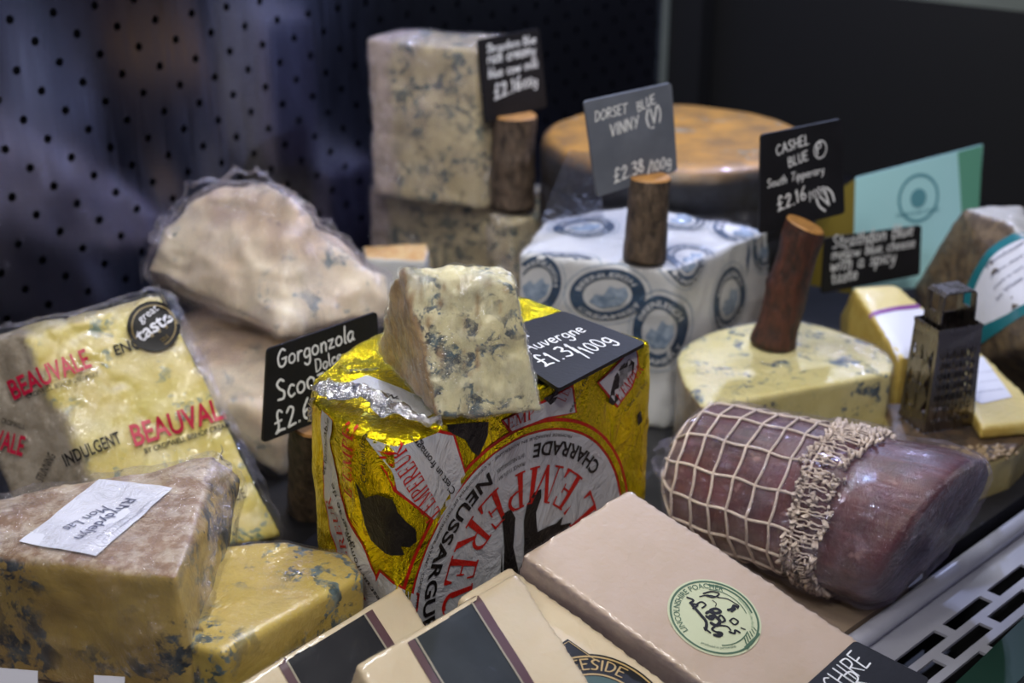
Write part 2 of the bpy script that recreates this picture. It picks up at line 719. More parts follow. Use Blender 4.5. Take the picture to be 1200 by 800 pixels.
def film_mat(name, base=.05, amp=.4, scale=60, tint=(.95, .95, 1, 1), d=(1, 1, 1), seed=0, bs=1.0, bd=.004):
    m = bpy.data.materials.new(name)
    m.use_nodes = True
    nt = m.node_tree
    nt.nodes.remove(nt.nodes['Principled BSDF'])
    out = nt.nodes['Material Output']
    tc = N(nt, 'ShaderNodeTexCoord').outputs['Object']
    w = wrinkles(nt, tc, scale, seed, d)
    bn = bump(nt, w, bs, bd)
    g = N(nt, 'ShaderNodeBsdfGlossy', i_Roughness=.13, i_Color=tint)
    nt.links.new(bn, g.inputs['Normal'])
    df = N(nt, 'ShaderNodeBsdfDiffuse', i_Color=tint)
    gd = N(nt, 'ShaderNodeMixShader', i_0=.08)
    nt.links.new(g.outputs[0], gd.inputs[1])
    nt.links.new(df.outputs[0], gd.inputs[2])
    t = N(nt, 'ShaderNodeBsdfTransparent')
    fr = N(nt, 'ShaderNodeLayerWeight', i_Blend=.25)
    nt.links.new(bn, fr.inputs['Normal'])
    f = mul(nt, mul(nt, fr.outputs['Facing'], amp), base, 'ADD')
    f = mul(nt, f, ramp(nt, noise(nt, stretch(nt, tc, d), scale * .7, 4), [(.35, .4), (.7, 1.3)]))
    mx = N(nt, 'ShaderNodeMixShader')
    nt.links.new(f, mx.inputs[0])
    nt.links.new(t.outputs[0], mx.inputs[1])
    nt.links.new(gd.outputs[0], mx.inputs[2])
    nt.links.new(mx.outputs[0], out.inputs[0])
    return m


def foil_mat(name, c, metal=.9, rough=.22, scale=55, st=1.0, c2=None):
    m, nt, b = newmat(name)
    tc = N(nt, 'ShaderNodeTexCoord').outputs['Object']
    b.inputs['Base Color'].default_value = lin(c)
    b.inputs['Metallic'].default_value = metal
    b.inputs['Roughness'].default_value = rough
    w = wrinkles(nt, tc, scale, .4, (1, 1, .55))
    nt.links.new(bump(nt, w, st, .003), b.inputs['Normal'])
    return m


M = {}
M['gold'] = foil_mat('gold_foil', '#f2dc18', .9, .2, 40, 1.0)
M['foil_white'] = foil_mat('white_foil', '#c9cbd0', .45, .34, 34, .45)
M['foil_black'] = foil_mat('black_foil', '#0c0808', 0, .35, 60, .5)
M['foil_red'] = foil_mat('red_foil', '#b81a10', .3, .35, 40, .4)
M['foil_silver'] = foil_mat('silver_foil', '#d0d0d4', .95, .2, 70, 1.0)
M['slate'] = plain('slate', '#101014', .55, 0, '#17171c', 40, .15, 400, 0, .3)
M['slate_glare'] = plain('slate_glare', '#555a66', .55, 0, '#626774', 30, .15, 400)  # slate with its glare put into a lighter base colour
M['chalk'] = plain('chalk', '#d8dade', .7)
M['ink'] = plain('black_ink', '#121216', .5, spec=.3)
M['red_ink'] = plain('red_ink', '#b3123a', .4)
M['navy'] = plain('navy_ink', '#1d3048', .5, 0, '#2a4260', 150)
M['navy_pale'] = plain('pale_navy_ink', '#5d6f88', .5, 0, '#8d9bb0', 200)
M['paper'] = plain('white_paper', '#bcbcc0', .45, 0, '#aeb0b8', 12, .1, 90, .15)
M['label'] = plain('label_paper', '#d6d8e6', .5)
M['label_line'] = plain('grey_print', '#8f93a6', .6)
M['film'] = film_mat('cling_film')
M['film_loose'] = film_mat('loose_cling_film', .03, .45, 45, (.9, .88, 1, 1))


# ------------------------------------------------------------------ the setting
AX = Vector((.62, .785, 0)).normalized()      # runs along the case
NX = Vector((AX.y, -AX.x, 0))                 # from the back panel towards the customer
WB = Vector((-.165, 1.435, 0))


def structure(o):
    o['kind'] = 'structure'
    return o


# perforated steel back panel
def perforated():
    bm = bmesh.new()
    pitch, r, seg = .0405, .0037, 14
    pl = Plane(WB, AX, (0, 0, 1))
    s0, s1, nrow = -.62, .66, 36
    hx, hy = pitch / 2, pitch / 4
    for row in range(nrow):
        zc = .0 + (row + .5) * pitch / 2
        off = hx if row % 2 else 0
        k = 0
        x = s0 + off
        while x < s1:
            cx = x + hx
            ring_i, ring_d, ring_o = [], [], []
            for i in range(seg):
                a = (i + .5) * 2 * math.pi / seg
                c, s = math.cos(a), math.sin(a)
                q = 1 / max(abs(c) / hx, abs(s) / hy)
                ring_o.append(bm.verts.new(pl.p3((cx + c * q, zc + s * q))))
                ring_i.append(bm.verts.new(pl.p3((cx + c * r, zc + s * r))))
                ring_d.append(bm.verts.new(pl.p3((cx + c * r, zc + s * r), -.0025)))
            cs = [bm.verts.new(pl.p3((cx + a * hx, zc + b * hy))) for a, b in ((1, 1), (-1, 1), (-1, -1), (1, -1))]
            for i in range(seg):
                j = (i + 1) % seg
                bm.faces.new((ring_i[i], ring_o[i], ring_o[j], ring_i[j]))
                bm.faces.new((ring_d[i], ring_i[i], ring_i[j], ring_d[j]))
            for ci, (a, b) in enumerate(((1, 1), (-1, 1), (-1, -1), (1, -1))):
                # corner triangle between the two outer-ring points either side of the corner
                ang = math.atan2(b * hy, a * hx) % (2 * math.pi)
                i = int(math.floor(ang / (2 * math.pi / seg) - .5)) % seg
                bm.faces.new((ring_o[i], cs[ci], ring_o[(i + 1) % seg]))
            x += pitch
    bmesh.ops.recalc_face_normals(bm, faces=bm.faces)
    return bm


def steel_mat(name, c, rough, brush=.12, vs=(60, 60, 2)):
    m, nt, b = newmat(name)
    tc = N(nt, 'ShaderNodeTexCoord').outputs['Object']
    b.inputs['Base Color'].default_value = lin(c)
    b.inputs['Metallic'].default_value = 1
    n = noise(nt, stretch(nt, tc, vs), 6, 5, .6)
    nt.links.new(ramp(nt, n, [(.3, rough * .8), (.7, rough * 1.3)]), b.inputs['Roughness'])
    nt.links.new(bump(nt, n, brush, .001), b.inputs['Normal'])
    return m


M['steel'] = steel_mat('brushed_steel', '#7f839c', .17, .015)
_nt = M['steel'].node_tree
_tg = N(_nt, 'ShaderNodeTangent')
_tg.direction_type = 'RADIAL'
_tg.axis = 'Z'
_nt.links.new(_tg.outputs[0], _nt.nodes['Principled BSDF'].inputs['Tangent'])
_nt.nodes['Principled BSDF'].inputs['Anisotropic'].default_value = .93
_nt.nodes['Principled BSDF'].inputs['Anisotropic Rotation'].default_value = .25
M['dark_steel'] = plain('dark_end_panel', '#70766c', .4, .1, '#5c625c', 4)
M['black'] = plain('black_void', '#040405', .6)
M['grater_steel'] = steel_mat('grater_steel', '#8b8480', .28, .15, (30, 30, 4))

bm = perforated()
structure(from_bm('wall_back', bm, None, M['steel']))
bm = bmesh.new()
c = WB + AX * .02 - NX * .03 + Vector((0, 0, .36))
R_AX = Matrix.Rotation(math.atan2(AX.y, AX.x), 4, 'Z')
box_bm(bm, c, 1.34, .01, .80, R_AX)
structure(from_bm('wall_behind_panel', bm, None, M['black']))

CORN = WB + AX * .60
# end panel of the case, running towards the customer, with a black corner post and steel edge
bm = bmesh.new()
box_bm(bm, CORN + AX * .045 + NX * .62 + Vector((0, 0, .48)), .012, 1.2, .5, R_AX)
structure(from_bm('wall_end', bm, None, M['dark_steel']))
bm = bmesh.new()
box_bm(bm, CORN + AX * .04 + NX * .62 + Vector((0, 0, .115)), .012, 1.2, .23, R_AX)
structure(from_bm('baseboard_end', bm, None, M['black']))
bm = bmesh.new()
box_bm(bm, CORN + AX * .01 + NX * .03 + Vector((0, 0, .36)), .03, .05, .78, R_AX)
structure(from_bm('trim_1', bm, None, M['black']))
bm = bmesh.new()
box_bm(bm, CORN + AX * -.010 + NX * .0 + Vector((0, 0, .36)), .008, .012, .78, R_AX)
structure(from_bm('trim_2', bm, None, M['dark_steel']))

# slate-dark deck the cheeses stand on
FE0, FE1 = at(1010, 745, 0), at(1200, 608, 0)
fdir = (FE1 - FE0).normalized()
fn = Vector((fdir.y, -fdir.x, 0))
R_F = Matrix.Rotation(math.atan2(fdir.y, fdir.x), 4, 'Z')
M['deck'] = plain('deck_black', '#101014', .42, 0, '#17171c', 20, .15, 200)
bm = bmesh.new()
box_bm(bm, FE0 - fn * .56 + fdir * .25 + Vector((0, 0, -.011)), 1.9, 1.1, .02, R_F)
structure(from_bm('floor', bm, None, M['deck']))

# ------------------------------------------------------------------ beige board under the ham and its grey rail
M['board'] = plain('beige_board', '#8b7a6d', .5, 0, '#94836f', 18, .1, 150)
bm = box = bmesh.new()
q0, q1 = FE0 - fdir * .12, FE0 + fdir * .06
hb = [q0 - fn * .004, q1 - fn * .004, q1 - fn * .10 - fdir * .03, q0 - fn * .16]
hbm = hull_bm([Vector((p.x, p.y, z)) for p in hb for z in (.001, .008)])
tag(from_bm('board', hbm, None, M['board']), 'plain beige board lying under the netted ham', 'board')

M['white_rail'] = plain('pale_rail', '#8e90a0', .35, 0, '#a0a2ae', 10)
rail = thing('air_grille', 'pale slotted air grille along the front edge of the counter, lower right', 'grille')
bm = bmesh.new()
tube_bm(bm, [FE0 - fdir * .3 + fn * .006 + Vector((0, 0, .006)), FE0 + fdir * .75 + fn * .006 + Vector((0, 0, .006))], .0065, 12)
from_bm('edge_rail', bm, rail, M['white_rail'], True)


def slotted_plate():
    """plate with through slots: cells along the front edge"""
    bm = bmesh.new()
    pl = Plane(FE0 + Vector((0, 0, .001)), fdir, -fn)   # v towards the deck
    cw = .056
    u0 = -.35
    rows = [(-.006, -.026, 0, .0)] + [(-.026 - .0155 * i, -.0415 - .0155 * i, 1, .028 * (i % 2)) for i in range(8)] + [(-.150, -.26, 0, 0)]
    def quad(a, b, c, d):
        bm.faces.new([bm.verts.new(pl.p3((a, b))), bm.verts.new(pl.p3((c, b))), bm.verts.new(pl.p3((c, d))), bm.verts.new(pl.p3((a, d)))])
    for v0, v1, slot, sh in rows:
        if not slot:
            quad(u0, v1, u0 + 1.05, v0)
            continue
        x = u0 + sh - cw
        while x < u0 + 1.05:
            g, e = .0045, .003
            quad(x, v1, x + g, v0)
            quad(x + cw - g, v1, x + cw, v0)
            quad(x + g, v0 - e, x + cw - g, v0)
            quad(x + g, v1, x + cw - g, v1 + e)
            x += cw
    r = bmesh.ops.extrude_face_region(bm, geom=bm.faces[:])
    bmesh.ops.translate(bm, vec=(0, 0, -.002), verts=[g for g in r['geom'] if isinstance(g, bmesh.types.BMVert)])
    bmesh.ops.recalc_face_normals(bm, faces=bm.faces)
    return bm


from_bm('slotted_plate', slotted_plate(), rail, M['white_rail'])
bm = bmesh.new()
box_bm(bm, FE0 + fn * .14 + fdir * .2 + Vector((0, 0, -.04)), 1.2, .29, .01, R_F)
structure(from_bm('trim_3', bm, None, M['black']))
# dark green reflection in front of the grille, put in as a solid strip
M['green'] = plain('dark_green_reflection', '#05291f', .4)
bm = bmesh.new()
g0, g1 = at(1122, 806, .012), at(1220, 712, .012)
gd = (g1 - g0).normalized()
gn = Vector((gd.y, -gd.x, 0))
box_bm(bm, (g0 + g1) / 2 + gn * .012, .5, .026, .008, Matrix.Rotation(math.atan2(gd.y, gd.x), 4, 'Z'))
tag(from_bm('reflection_strip', bm, None, M['green']), 'dark green reflection over the pale slotted grille, modelled as a strip', 'strip')

# ------------------------------------------------------------------ slate price signs and their log stands
def rounded(P, r=.003, k=4):
    out = []
    n = len(P)
    for i in range(n):
        a, b, c = P[i - 1], P[i], P[(i + 1) % n]
        d0, d1 = (a - b).normalized() * r, (c - b).normalized() * r
        for j in range(k + 1):
            t = j / k
            out.append((b + d0) * (1 - t) ** 2 + b * 2 * t * (1 - t) + (b + d1) * t * t)
    return out


def sign(label, pl, corners, lines, mat, name='price_sign', cat='sign', th=.0025, ink=None, seed=1, w=.085):
    t = thing(name, label, cat)
    P = rounded([pl.px(*c) for c in corners])
    bm = bmesh.new()
    top = [bm.verts.new(pl.p3(p, 0)) for p in P]
    bot = [bm.verts.new(pl.p3(p, -th)) for p in P]
    bm.faces.new(top)
    bm.faces.new(bot[::-1])
    for i in range(len(P)):
        j = (i + 1) % len(P)
        bm.faces.new((top[i], bot[i], bot[j], top[j]))
    bmesh.ops.recalc_face_normals(bm, faces=bm.faces)
    from_bm('slate_board' if mat.name.startswith('slate') else 'card', bm, t, mat)
    for i, (s, a, b) in enumerate(lines):
        sh = Shape()
        if s == 'O':
            sh.ring(pl.px(*a), b * .86, b, 0, 360, 24, 1.25)
        else:
            line(sh, hand(s, w, seed + i), pl.px(*a), pl.px(*b))
        decal('chalk_lettering', sh, pl, t, ink or M['chalk'], .0003)
    return t


def bark_mat(name, c, c2):
    m, nt, b = newmat(name)
    tc = N(nt, 'ShaderNodeTexCoord').outputs['Object']
    n = noise(nt, stretch(nt, tc, (1, 1, .45)), 160, 6, .65)
    nt.links.new(ramp(nt, n, [(.36, lin(c)), (.62, lin(c2))]), b.inputs['Base Color'])
    b.inputs['Roughness'].default_value = .6
    nt.links.new(bump(nt, n, .9, .003), b.inputs['Normal'])
    return m


M['bark'] = bark_mat('bark', '#231a15', '#5a4a3d')
M['bark_red'] = bark_mat('red_bark', '#1c0c09', '#4a2418')
M['cut_wood'] = plain('cut_wood', '#a8793f', .6, 0, '#8c6233', 120)


def log_stand(label, base, top, r, mat, seed=1, knot=False, group=None, cut_tilt=0.0):
    t = thing('log_stand', label, 'wood stand', group)
    rnd = random.Random(seed)
    base, top = Vector(base), Vector(top)
    ax = (top - base)
    L = ax.length
    ax.normalize()
    s = ax.cross(Vector((0, 1, 0))).normalized()
    w = s.cross(ax)
    bm = bmesh.new()
    seg, nr = 28, 26
    rings = []
    for i in range(nr + 1):
        z = i / nr
        ring = []
        for k in range(seg):
            a = 2 * math.pi * k / seg
            P = np.array([[math.cos(a) * 1.2 + seed, math.sin(a) * 1.2, z * L * 60]])
            rr = r * (1.04 - .07 * z + .05 * float(fbm(P, 1.0, 3, seed)[0]))
            if knot:
                rr += r * .16 * math.exp(-((z - .5) / .05) ** 2) * max(0, math.cos(a - .6))
                rr += r * .12 * math.exp(-(z / .10) ** 2)
            tilt = cut_tilt * z ** 6 * math.cos(a) * r
            ring.append(bm.verts.new(base + ax * (z * L + tilt) + (s * math.cos(a) + w * math.sin(a)) * rr))
        rings.append(ring)
    for i in range(nr):
        for k in range(seg):
            bm.faces.new((rings[i][k], rings[i][(k + 1) % seg], rings[i + 1][(k + 1) % seg], rings[i + 1][k]))
    bm.faces.new(rings[0][::-1])
    topco = [v.co.copy() for v in rings[-1]]
    bmesh.ops.recalc_face_normals(bm, faces=bm.faces)
    from_bm('bark', bm, t, mat, True)
    bm = bmesh.new()
    c = sum(topco, Vector()) / seg
    lo = [bm.verts.new(p) for p in topco]
    mid = [bm.verts.new(c + (p - c) * .93 + ax * .0015) for p in topco]
    for k in range(seg):
        bm.faces.new((lo[k], lo[(k + 1) % seg], mid[(k + 1) % seg], mid[k]))
    bm.faces.new(mid)
    bmesh.ops.recalc_face_normals(bm, faces=bm.faces)
    from_bm('cut_face', bm, t, M['cut_wood'])
    return t


UP = Vector((0, 0, 1))

# ------------------------------------------------------------------ foil wrapped cheese in the middle
H = .17
foot = [(-.064, .683), (-.052, .690), (.085, .822), (.088, .828), (.003, .908), (-.008, .908), (-.058, .868), (-.098, .822), (-.118, .770), (-.116, .742), (-.090, .702)]
cx = sum(p[0] for p in foot) / len(foot)
cy = sum(p[1] for p in foot) / len(foot)
pts = []
for x, y in foot:
    for z, k in ((0, .97), (.01, 1), (H - .004, 1.0), (H, .985)):
        pts.append(Vector((cx + (x - cx) * k, cy + (y - cy) * k, z)))
foil = thing('foil_wrapped_cheese', 'large round cheese wrapped in gold and white printed foil, under the small blue wedge', 'cheese')


def crumple(co, no):
    side = 1 - sstep(.5, .9, no[:, 2])
    fr = sstep(.75, .95, no[:, 0] * .683 - no[:, 1] * .73)
    a = .0016 * (1 - .75 * fr)
    return side * a * ridge(co, 26, 2) * .8 + side * a * .4 * ridge(co, 70, 5)


fb = solid('foil_wrap', pts, .0026, 3, ((14, .0010),), parent=foil, mat=M['gold'], extra=crumple)
T = tree(fb)
ud = Vector((.14, .135, 0)).normalized()
nf = Vector((ud.y, -ud.x, 0))
PF = Plane((.0165, .756, .0), ud, UP)          # front face
C0 = PF.px(612, 664)
RC = .0905


def px_poly(pl, s):
    return [pl.px(*map(float, q.split(','))) for q in s.split()]


def grow(P, d):
    c = sum(P, Vector((0, 0))) / len(P)
    return [p + (p - c).normalized() * d for p in P]


# white round label with its red and gold border
decal('label_border', Shape().ring(C0, RC - .002, RC + .0055), PF, foil, M['foil_red'], .00045, T)
decal('label_gold_ring', Shape().ring(C0, RC - .0005, RC + .0035), PF, foil, M['gold'], .0007, T)
decal('round_label', Shape().poly([(C0.x + (RC - .0022) * math.cos(k * math.pi / 60), C0.y + (RC - .0022) * math.sin(k * math.pi / 60)) for k in range(120)]), PF, foil, M['foil_white'], .0005, T, .005)
sh = Shape()
arc(sh, sans('NEUSSARGUES', .025), C0, RC * .89, 110, 192, .0125, True)
arc(sh, sans('CHARRADE', .022), C0, RC * .90, 34, 84, .0125, True)
arc(sh, sans('15170 NEUSSARGUES', .0), C0, RC * .86, 89, 106, .0038, True)
arc(sh, sans('FRANCE 15.076.001', .0), C0, RC * .80, 89, 106, .0035, True)
arc(sh, sans('FROMAGE FABRIQUE EN AUVERGNE - A CONSOMMER DE PREFERENCE AVANT - CONSERVER AU FRAIS'), C0, RC * .955, 62, 185, .0028, True)
decal('black_lettering', sh, PF, foil, M['foil_black'], .0010, T)
sh = Shape()
arc(sh, serif("L'EMPEREUR"), C0, RC * .735, 12, 214, RC * .27, True)
decal('red_lettering', sh, PF, foil, M['foil_red'], .0010, T)
sh = Shape()
for s in ('588,700 590,640 588,603 598,596 603,606 600,640 606,668 612,655 613,610 617,590 625,576 633,572 633,582 627,600 628,622 640,616 650,612 658,604 655,614 668,611 660,622 672,624 655,640 640,668 612,700',
          '586,665 587,640 588,670 587,700 585,700'):
    sh.poly(px_poly(PF, s))
decal('emblem', sh, PF, foil, M['foil_black'], .0010, T)

# side labels and splotches: front plane, corner plane and left plane
PC = Plane((-.062, .682, 0), (.93, .36, 0), UP)
PL = Plane((-.093, .712, 0), (.80, -.60, 0), UP)
PT = Plane((-.02, .80, H), AX, NX * -1)
for pl, s in ((PF, '455,512 497,504 530,510 546,560 512,612 468,575'),
              (PF, '590,492 640,470 652,462 668,452 672,482 640,488 600,505'),
              (PF, '700,447 708,440 745,405 745,430 738,452 722,474'),
              (PC, '452,680 490,700 486,735 440,735')):
    P = px_poly(pl, s)
    decal('patch_border', Shape().poly(grow(P, .0018)), pl, foil, M['foil_red'], .00045, T)
    decal('white_patch', Shape().poly(P), pl, foil, M['foil_white'], .0007, T)
P = px_poly(PL, '371,482 384,476 392,492 388,520 392,548 404,580 420,606 440,640 452,668 456,700 452,735 410,712 396,660 380,618 374,560')
decal('patch_border', Shape().poly(grow(P, .0018)), PL, foil, M['foil_red'], .00045, T)
decal('white_patch', Shape().poly(P), PL, foil, M['foil_white'], .0007, T)
for s in ('520,500 545,496 572,494 571,510 566,522 560,534 552,528 545,515 530,508',
          '718,440 726,428 736,420 742,424 740,438 730,450 722,468 716,474 711,470 714,455',
          '636,466 646,462 656,450 652,464 646,476 640,470', '745,486 749,480 751,492 746,498'):
    decal('black_splotch', Shape().poly(px_poly(PF, s)), PF, foil, M['foil_black'], .0007, T)
sh = Shape().poly(px_poly(PC, '431,585 440,600 450,588 462,585 466,600 476,612 488,622 489,636 480,642 470,640 474,650 458,654 446,648 440,632 436,612'))
decal('black_splotch', sh, PC, foil, M['foil_black'], .0014, T)
def printed(pl, parent, bvh, rows, h=.0011):
    """one mesh per printed word or line"""
    for kind, txt, a, b, size, mat in rows:
        sh = Shape()
        line(sh, serif(txt) if kind == 'serif' else sans(txt, .022 if kind == 'bold' else .004), pl.px(*a), pl.px(*b), size)
        decal('lettering', sh, pl, parent, M[mat], h, bvh)


printed(PF, foil, T, [
    ('serif', "L'EMPEREUR", (514, 597), (474, 520), .011, 'foil_red'),
    ('sans', "C'est un fromage", (533, 573), (488, 512), .0062, 'foil_black'),
    ('serif', "L'EM", (660, 470), (668, 452), .008, 'foil_red'),
    ('sans', "est un fro", (667, 482), (688, 440), .005, 'foil_black'),
    ('serif', "L'EMPER", (724, 470), (752, 432), .008, 'foil_red'),
    ('sans', "C'est un fro", (731, 482), (756, 448), .005, 'foil_black'),
    ('serif', "EMP", (594, 503), (625, 489), .007, 'foil_red')])
printed(PL, foil, T, [
    ('serif', "L'EMPEREUR", (446, 716), (388, 582), .009, 'foil_red'),
    ('sans', "C'est un fromage", (463, 706), (414, 618), .0062, 'foil_black'),
    ('sans', "d'ingrae de", (428, 634), (390, 566), .006, 'foil_black'),
    ('sans', "et formidable", (376, 560), (386, 492), .005, 'foil_black'),
    ('serif', "L'EMPER", (425, 578), (424, 482), .009, 'foil_red'),
    ('sans', "C'est un fromage", (441, 560), (438, 482), .006, 'foil_black')])
# black print and gold on the top under the sign, "SAVEUR"
sh = Shape().poly(px_poly(PT, '640,462 655,455 680,446 735,410 748,404 735,400 650,420 620,440'))
decal('black_splotch', sh, PT, foil, M['foil_black'], .0006, T)
sh = Shape().poly(px_poly(PT, '395,470 420,460 440,468 470,476 500,490 520,480 470,455 430,440 400,452'))
decal('white_patch', sh, PT, foil, M['foil_white'], .0006, T)
printed(PT, foil, T, [('bold', 'saveur', (410, 437), (445, 435), .007, 'foil_black'), ('bold', 'TERGN-', (424, 458), (466, 470), .006, 'foil_black')])


def ruffle(name, path, w0, w1, parent, mat, seed=0, n=70, m=8, lift=.004, amp=.0022):
    """torn crumpled strip between two edges"""
    P = []
    for i in range(n):
        t = i / (n - 1) * (len(path) - 1)
        k = min(int(t), len(path) - 2)
        P.append(path[k].lerp(path[k + 1], t - k))
    co = []
    for i, p in enumerate(P):
        tdir = (P[min(i + 1, n - 1)] - P[max(i - 1, 0)]).normalized()
        side = tdir.cross(UP).normalized()
        s = i / (n - 1)
        taper = min(1, s * 6 + .25, (1 - s) * 5 + .1)
        for j in range(m):
            q = j / (m - 1)
            c = p + side * (w0 + (w1 - w0) * q) * taper + UP * lift * math.sin(q * 2.6)
            co.append(c)
    A = np.array(co, np.float32)
    off = np.stack([fbm(A, 120, 2, seed + k) for k in range(3)], 1) * amp
    A = A + off
    me = bpy.data.meshes.new(name)
    me.from_pydata(A.tolist(), [], [(i * m + j, i * m + j + 1, (i + 1) * m + j + 1, (i + 1) * m + j) for i in range(n - 1) for j in range(m - 1)])
    o = link(name, me, parent, mat, False)
    s = o.modifiers.new('t', 'SOLIDIFY')
    s.thickness = .0006
    return o


ruffle('torn_foil', [at(362, 462, .172), at(395, 464, .178), at(425, 468, .180), at(450, 484, .178), at(475, 492, .176), at(520, 500, .174)], -.013, .005, foil, M['foil_silver'], 3, 90, 10, .006, .0034)
ruffle('torn_foil', [at(366, 470, .168), at(372, 480, .160), at(371, 500, .15), at(373, 515, .14)], -.003, .006, foil, M['foil_silver'], 6, 30, 6)

# ------------------------------------------------------------------ small blue wedge on top (sharpest thing in view)
hz = H + .005
b0, b1, b2 = at(514, 491, hz), at(636, 483, hz), at(441, 413, hz)
t0, t1, t2 = at(481, 322, .250), at(602, 331, .247), at(466, 309, .255)
t3, b3 = at(598, 315, .250), at(612, 440, hz)
hero_bm = hull_bm([b0, b1, b2, b3, t0, t1, t2, t3])


def hero_rind(co, no):
    n = ((b0 - b2).cross(t2 - b2)).normalized()
    if n.dot(Vector((-1, -.5, 0))) < 0:
        n.negate()
    d = (co - np.array(b2)) @ np.array(n)
    q = no @ np.array(n)
    return sstep(.45, .8, q + .12 * fbm(co, 120, 2))


M['hero'] = cheese_mat('blue_wedge_cheese', '#d6d0ac', '#c6bd92', '#b8966a', '#8f6f48', '#26343c', '#4d6470', 62, .50, 1.0, 110, .35, .13, fdir=(1, 1, .4), fb=1)
wedge = thing('blue_cheese_wedge', 'small cling-wrapped blue cheese wedge with brown rind, standing on the gold foil cheese', 'cheese')
hb_ = solid('cheese_body', None, .0018, 4, ((60, .0014), (200, .0005)), rind=hero_rind, parent=wedge, mat=M['hero'], bm=hero_bm, seed=3,
            extra=lambda co, no: .0008 * ridge(co * np.array([1, 1, .5]), 150, 4))


def shell(src, name, parent, mat, off, amp, scale, seed=0, pinch=None):
    me = src.data.copy()
    me.materials.clear()
    displace(me, lambda co, no: off + amp * np.maximum(-.8, ridge(co, scale, seed)) + amp * .4 * fbm(co, scale * 3, 2, seed + 1))
    return link(name, me, parent, mat)


M['film_tight'] = film_mat('tight_cling_film', .16, .4, 150, (1, 1, 1, 1), (1, 1, .35), 1, 1.0, .012)
shell(hb_, 'cling_film', wedge, M['film_tight'], .0009, .0007, 90, 5)

# black price sign lying on the foil cheese
zs = H + .006
lp = Plane(at(690, 410, zs), AX, Vector((-AX.y, AX.x, .06)))
sg = sign('black slate price sign lying flat on the foil cheese, reading Auvergne 1.31', lp,
          [(560, 392), (655, 455), (757, 401), (660, 364)][::-1],
          [("d'", (613, 399), (623, 389)), ('Auvergne', (620, 413), (688, 388)), ('£1.31', (638, 430), (682, 412)), ('/100g', (686, 419), (720, 399))], M['slate'], w=.10)

# ------------------------------------------------------------------ Gorgonzola sign on its log
gp = Plane((-.146, .842, .08), (.74, .67, 0), (-.10, .09, 1))
log_stand('dark brown log stand holding the Gorgonzola sign, left of the foil cheese', at(356, 612, .0) + Vector((.004, .022, 0)), at(356, 505, .094) + Vector((.004, .020, 0)), .018, M['bark'], 3)
sign('black slate sign chalked Gorgonzola Dolce, in a log stand left of the foil cheese', gp,
     [(314, 409), (442, 365), (447, 466), (308, 519)],
     [('Gorgonzola', (326, 431), (416, 398)), ('Dolce', (370, 436), (401, 422)), ('Scoozio', (325, 470), (398, 441)), ('£2.60', (322, 508), (378, 480))], M['slate'], seed=5, w=.11)

# ------------------------------------------------------------------ fronts: wrapped hard-cheese blocks on the customer side
M['cheddar'] = cheese_mat('pale_hard_cheese', '#b3a092', '#ad9a88', '#9a8c8c', '#8a7c80', None, film=.35, fs=5, rough=.5, sss=.1, fb=.15)
M['cheddar_cream'] = cheese_mat('cream_hard_cheese', '#c6b79c', '#bfae92', None, None, None, film=.35, fs=6, rough=.5, sss=.1, seed=2., fb=.2)


def slab(P0, P1, P3, th, k=.5):
    """eight corners from three top corners (P0 back corner) and a thickness"""
    P2 = P1 + (P3 - P0)
    n = (P1 - P0).cross(P3 - P0).normalized()
    if n.z < 0:
        n = -n
    return [P0, P1, P2, P3] + [p - n * th for p in (P0, P1, P2, P3)], n


# large block with the round label
pA, pB, pC = at(738, 571, .112), at(612, 650, .104), at(1000, 745, .066)
d = (pC - pA)
P, nP = slab(pA, pB, pC + d * .06, .034)
poach = thing('hard_cheese_block', 'large pale wrapped cheese block with a round cream label, beside the netted ham', 'cheese')
po = solid('cheese_body', P, .0022, 4, ((22, .0005), (90, .00015)), rind=lambda co, no: 1 - sstep(.3, .7, no @ np.array(nP)), parent=poach, mat=M['cheddar'], seed=8)
TP = tree(po)
pp = Plane(pA, (pA - pB), None or nP.cross(pA - pB))
lc = pp.px(837, 723)
RL = .0262
M['cream_label'] = plain('cream_label', '#b7bd9e', .42, coat=.2)
M['label_green'] = plain('label_green', '#3d5b45', .5)
M['label_green2'] = plain('label_pale_green', '#7f9a7c', .5)
decal('round_label', Shape().poly([(lc.x + RL * math.cos(k * math.pi / 40), lc.y + RL * math.sin(k * math.pi / 40)) for k in range(80)]), pp, poach, M['cream_label'], .0004, TP, .006)
decal('label_ring', Shape().ring(lc, RL * .91, RL * .955), pp, poach, M['label_green'], .0006, TP)
decal('label_ring', Shape().ring(lc, RL * .71, RL * .73, -30, 50).ring(lc, RL * .83, RL * .87, -30, 50), pp, poach, M['label_green'], .0006, TP)
decal('label_ring', Shape().ring(lc, RL * .72, RL * .745, 232, 292), pp, poach, M['label_green'], .0006, TP)
# the picture: pp.u points up-right in the photo, so "up" on the label is turned to match
def rotA(a):
    a = math.radians(a)
    return lambda v: lc + Vector((math.cos(a) * v.x - math.sin(a) * v.y, math.sin(a) * v.x + math.cos(a) * v.y)) * RL
d_ = pp.px(900, 723) - lc
ang0 = math.degrees(math.atan2(d_.y, d_.x))
sh = Shape()
arc(sh, sans('LINCOLNSHIRE POACHER', .008), lc, RL * .745, ang0 + 208, ang0 + 62, RL * .19)
decal('lettering', sh, pp, poach, M['label_green'], .0007, TP)
sh = Shape()
arc(sh, sans('produced in partnership'), lc, RL * .82, ang0 + 236, ang0 + 290, RL * .09, True)
decal('lettering', sh, pp, poach, M['label_green'], .0007, TP)
sh = Shape()
arc(sh, sans('matured on the farm'), lc, RL * .78, ang0 + 36, ang0 - 22, RL * .08)
decal('lettering', sh, pp, poach, M['label_green2'], .0007, TP)
sh = Shape()
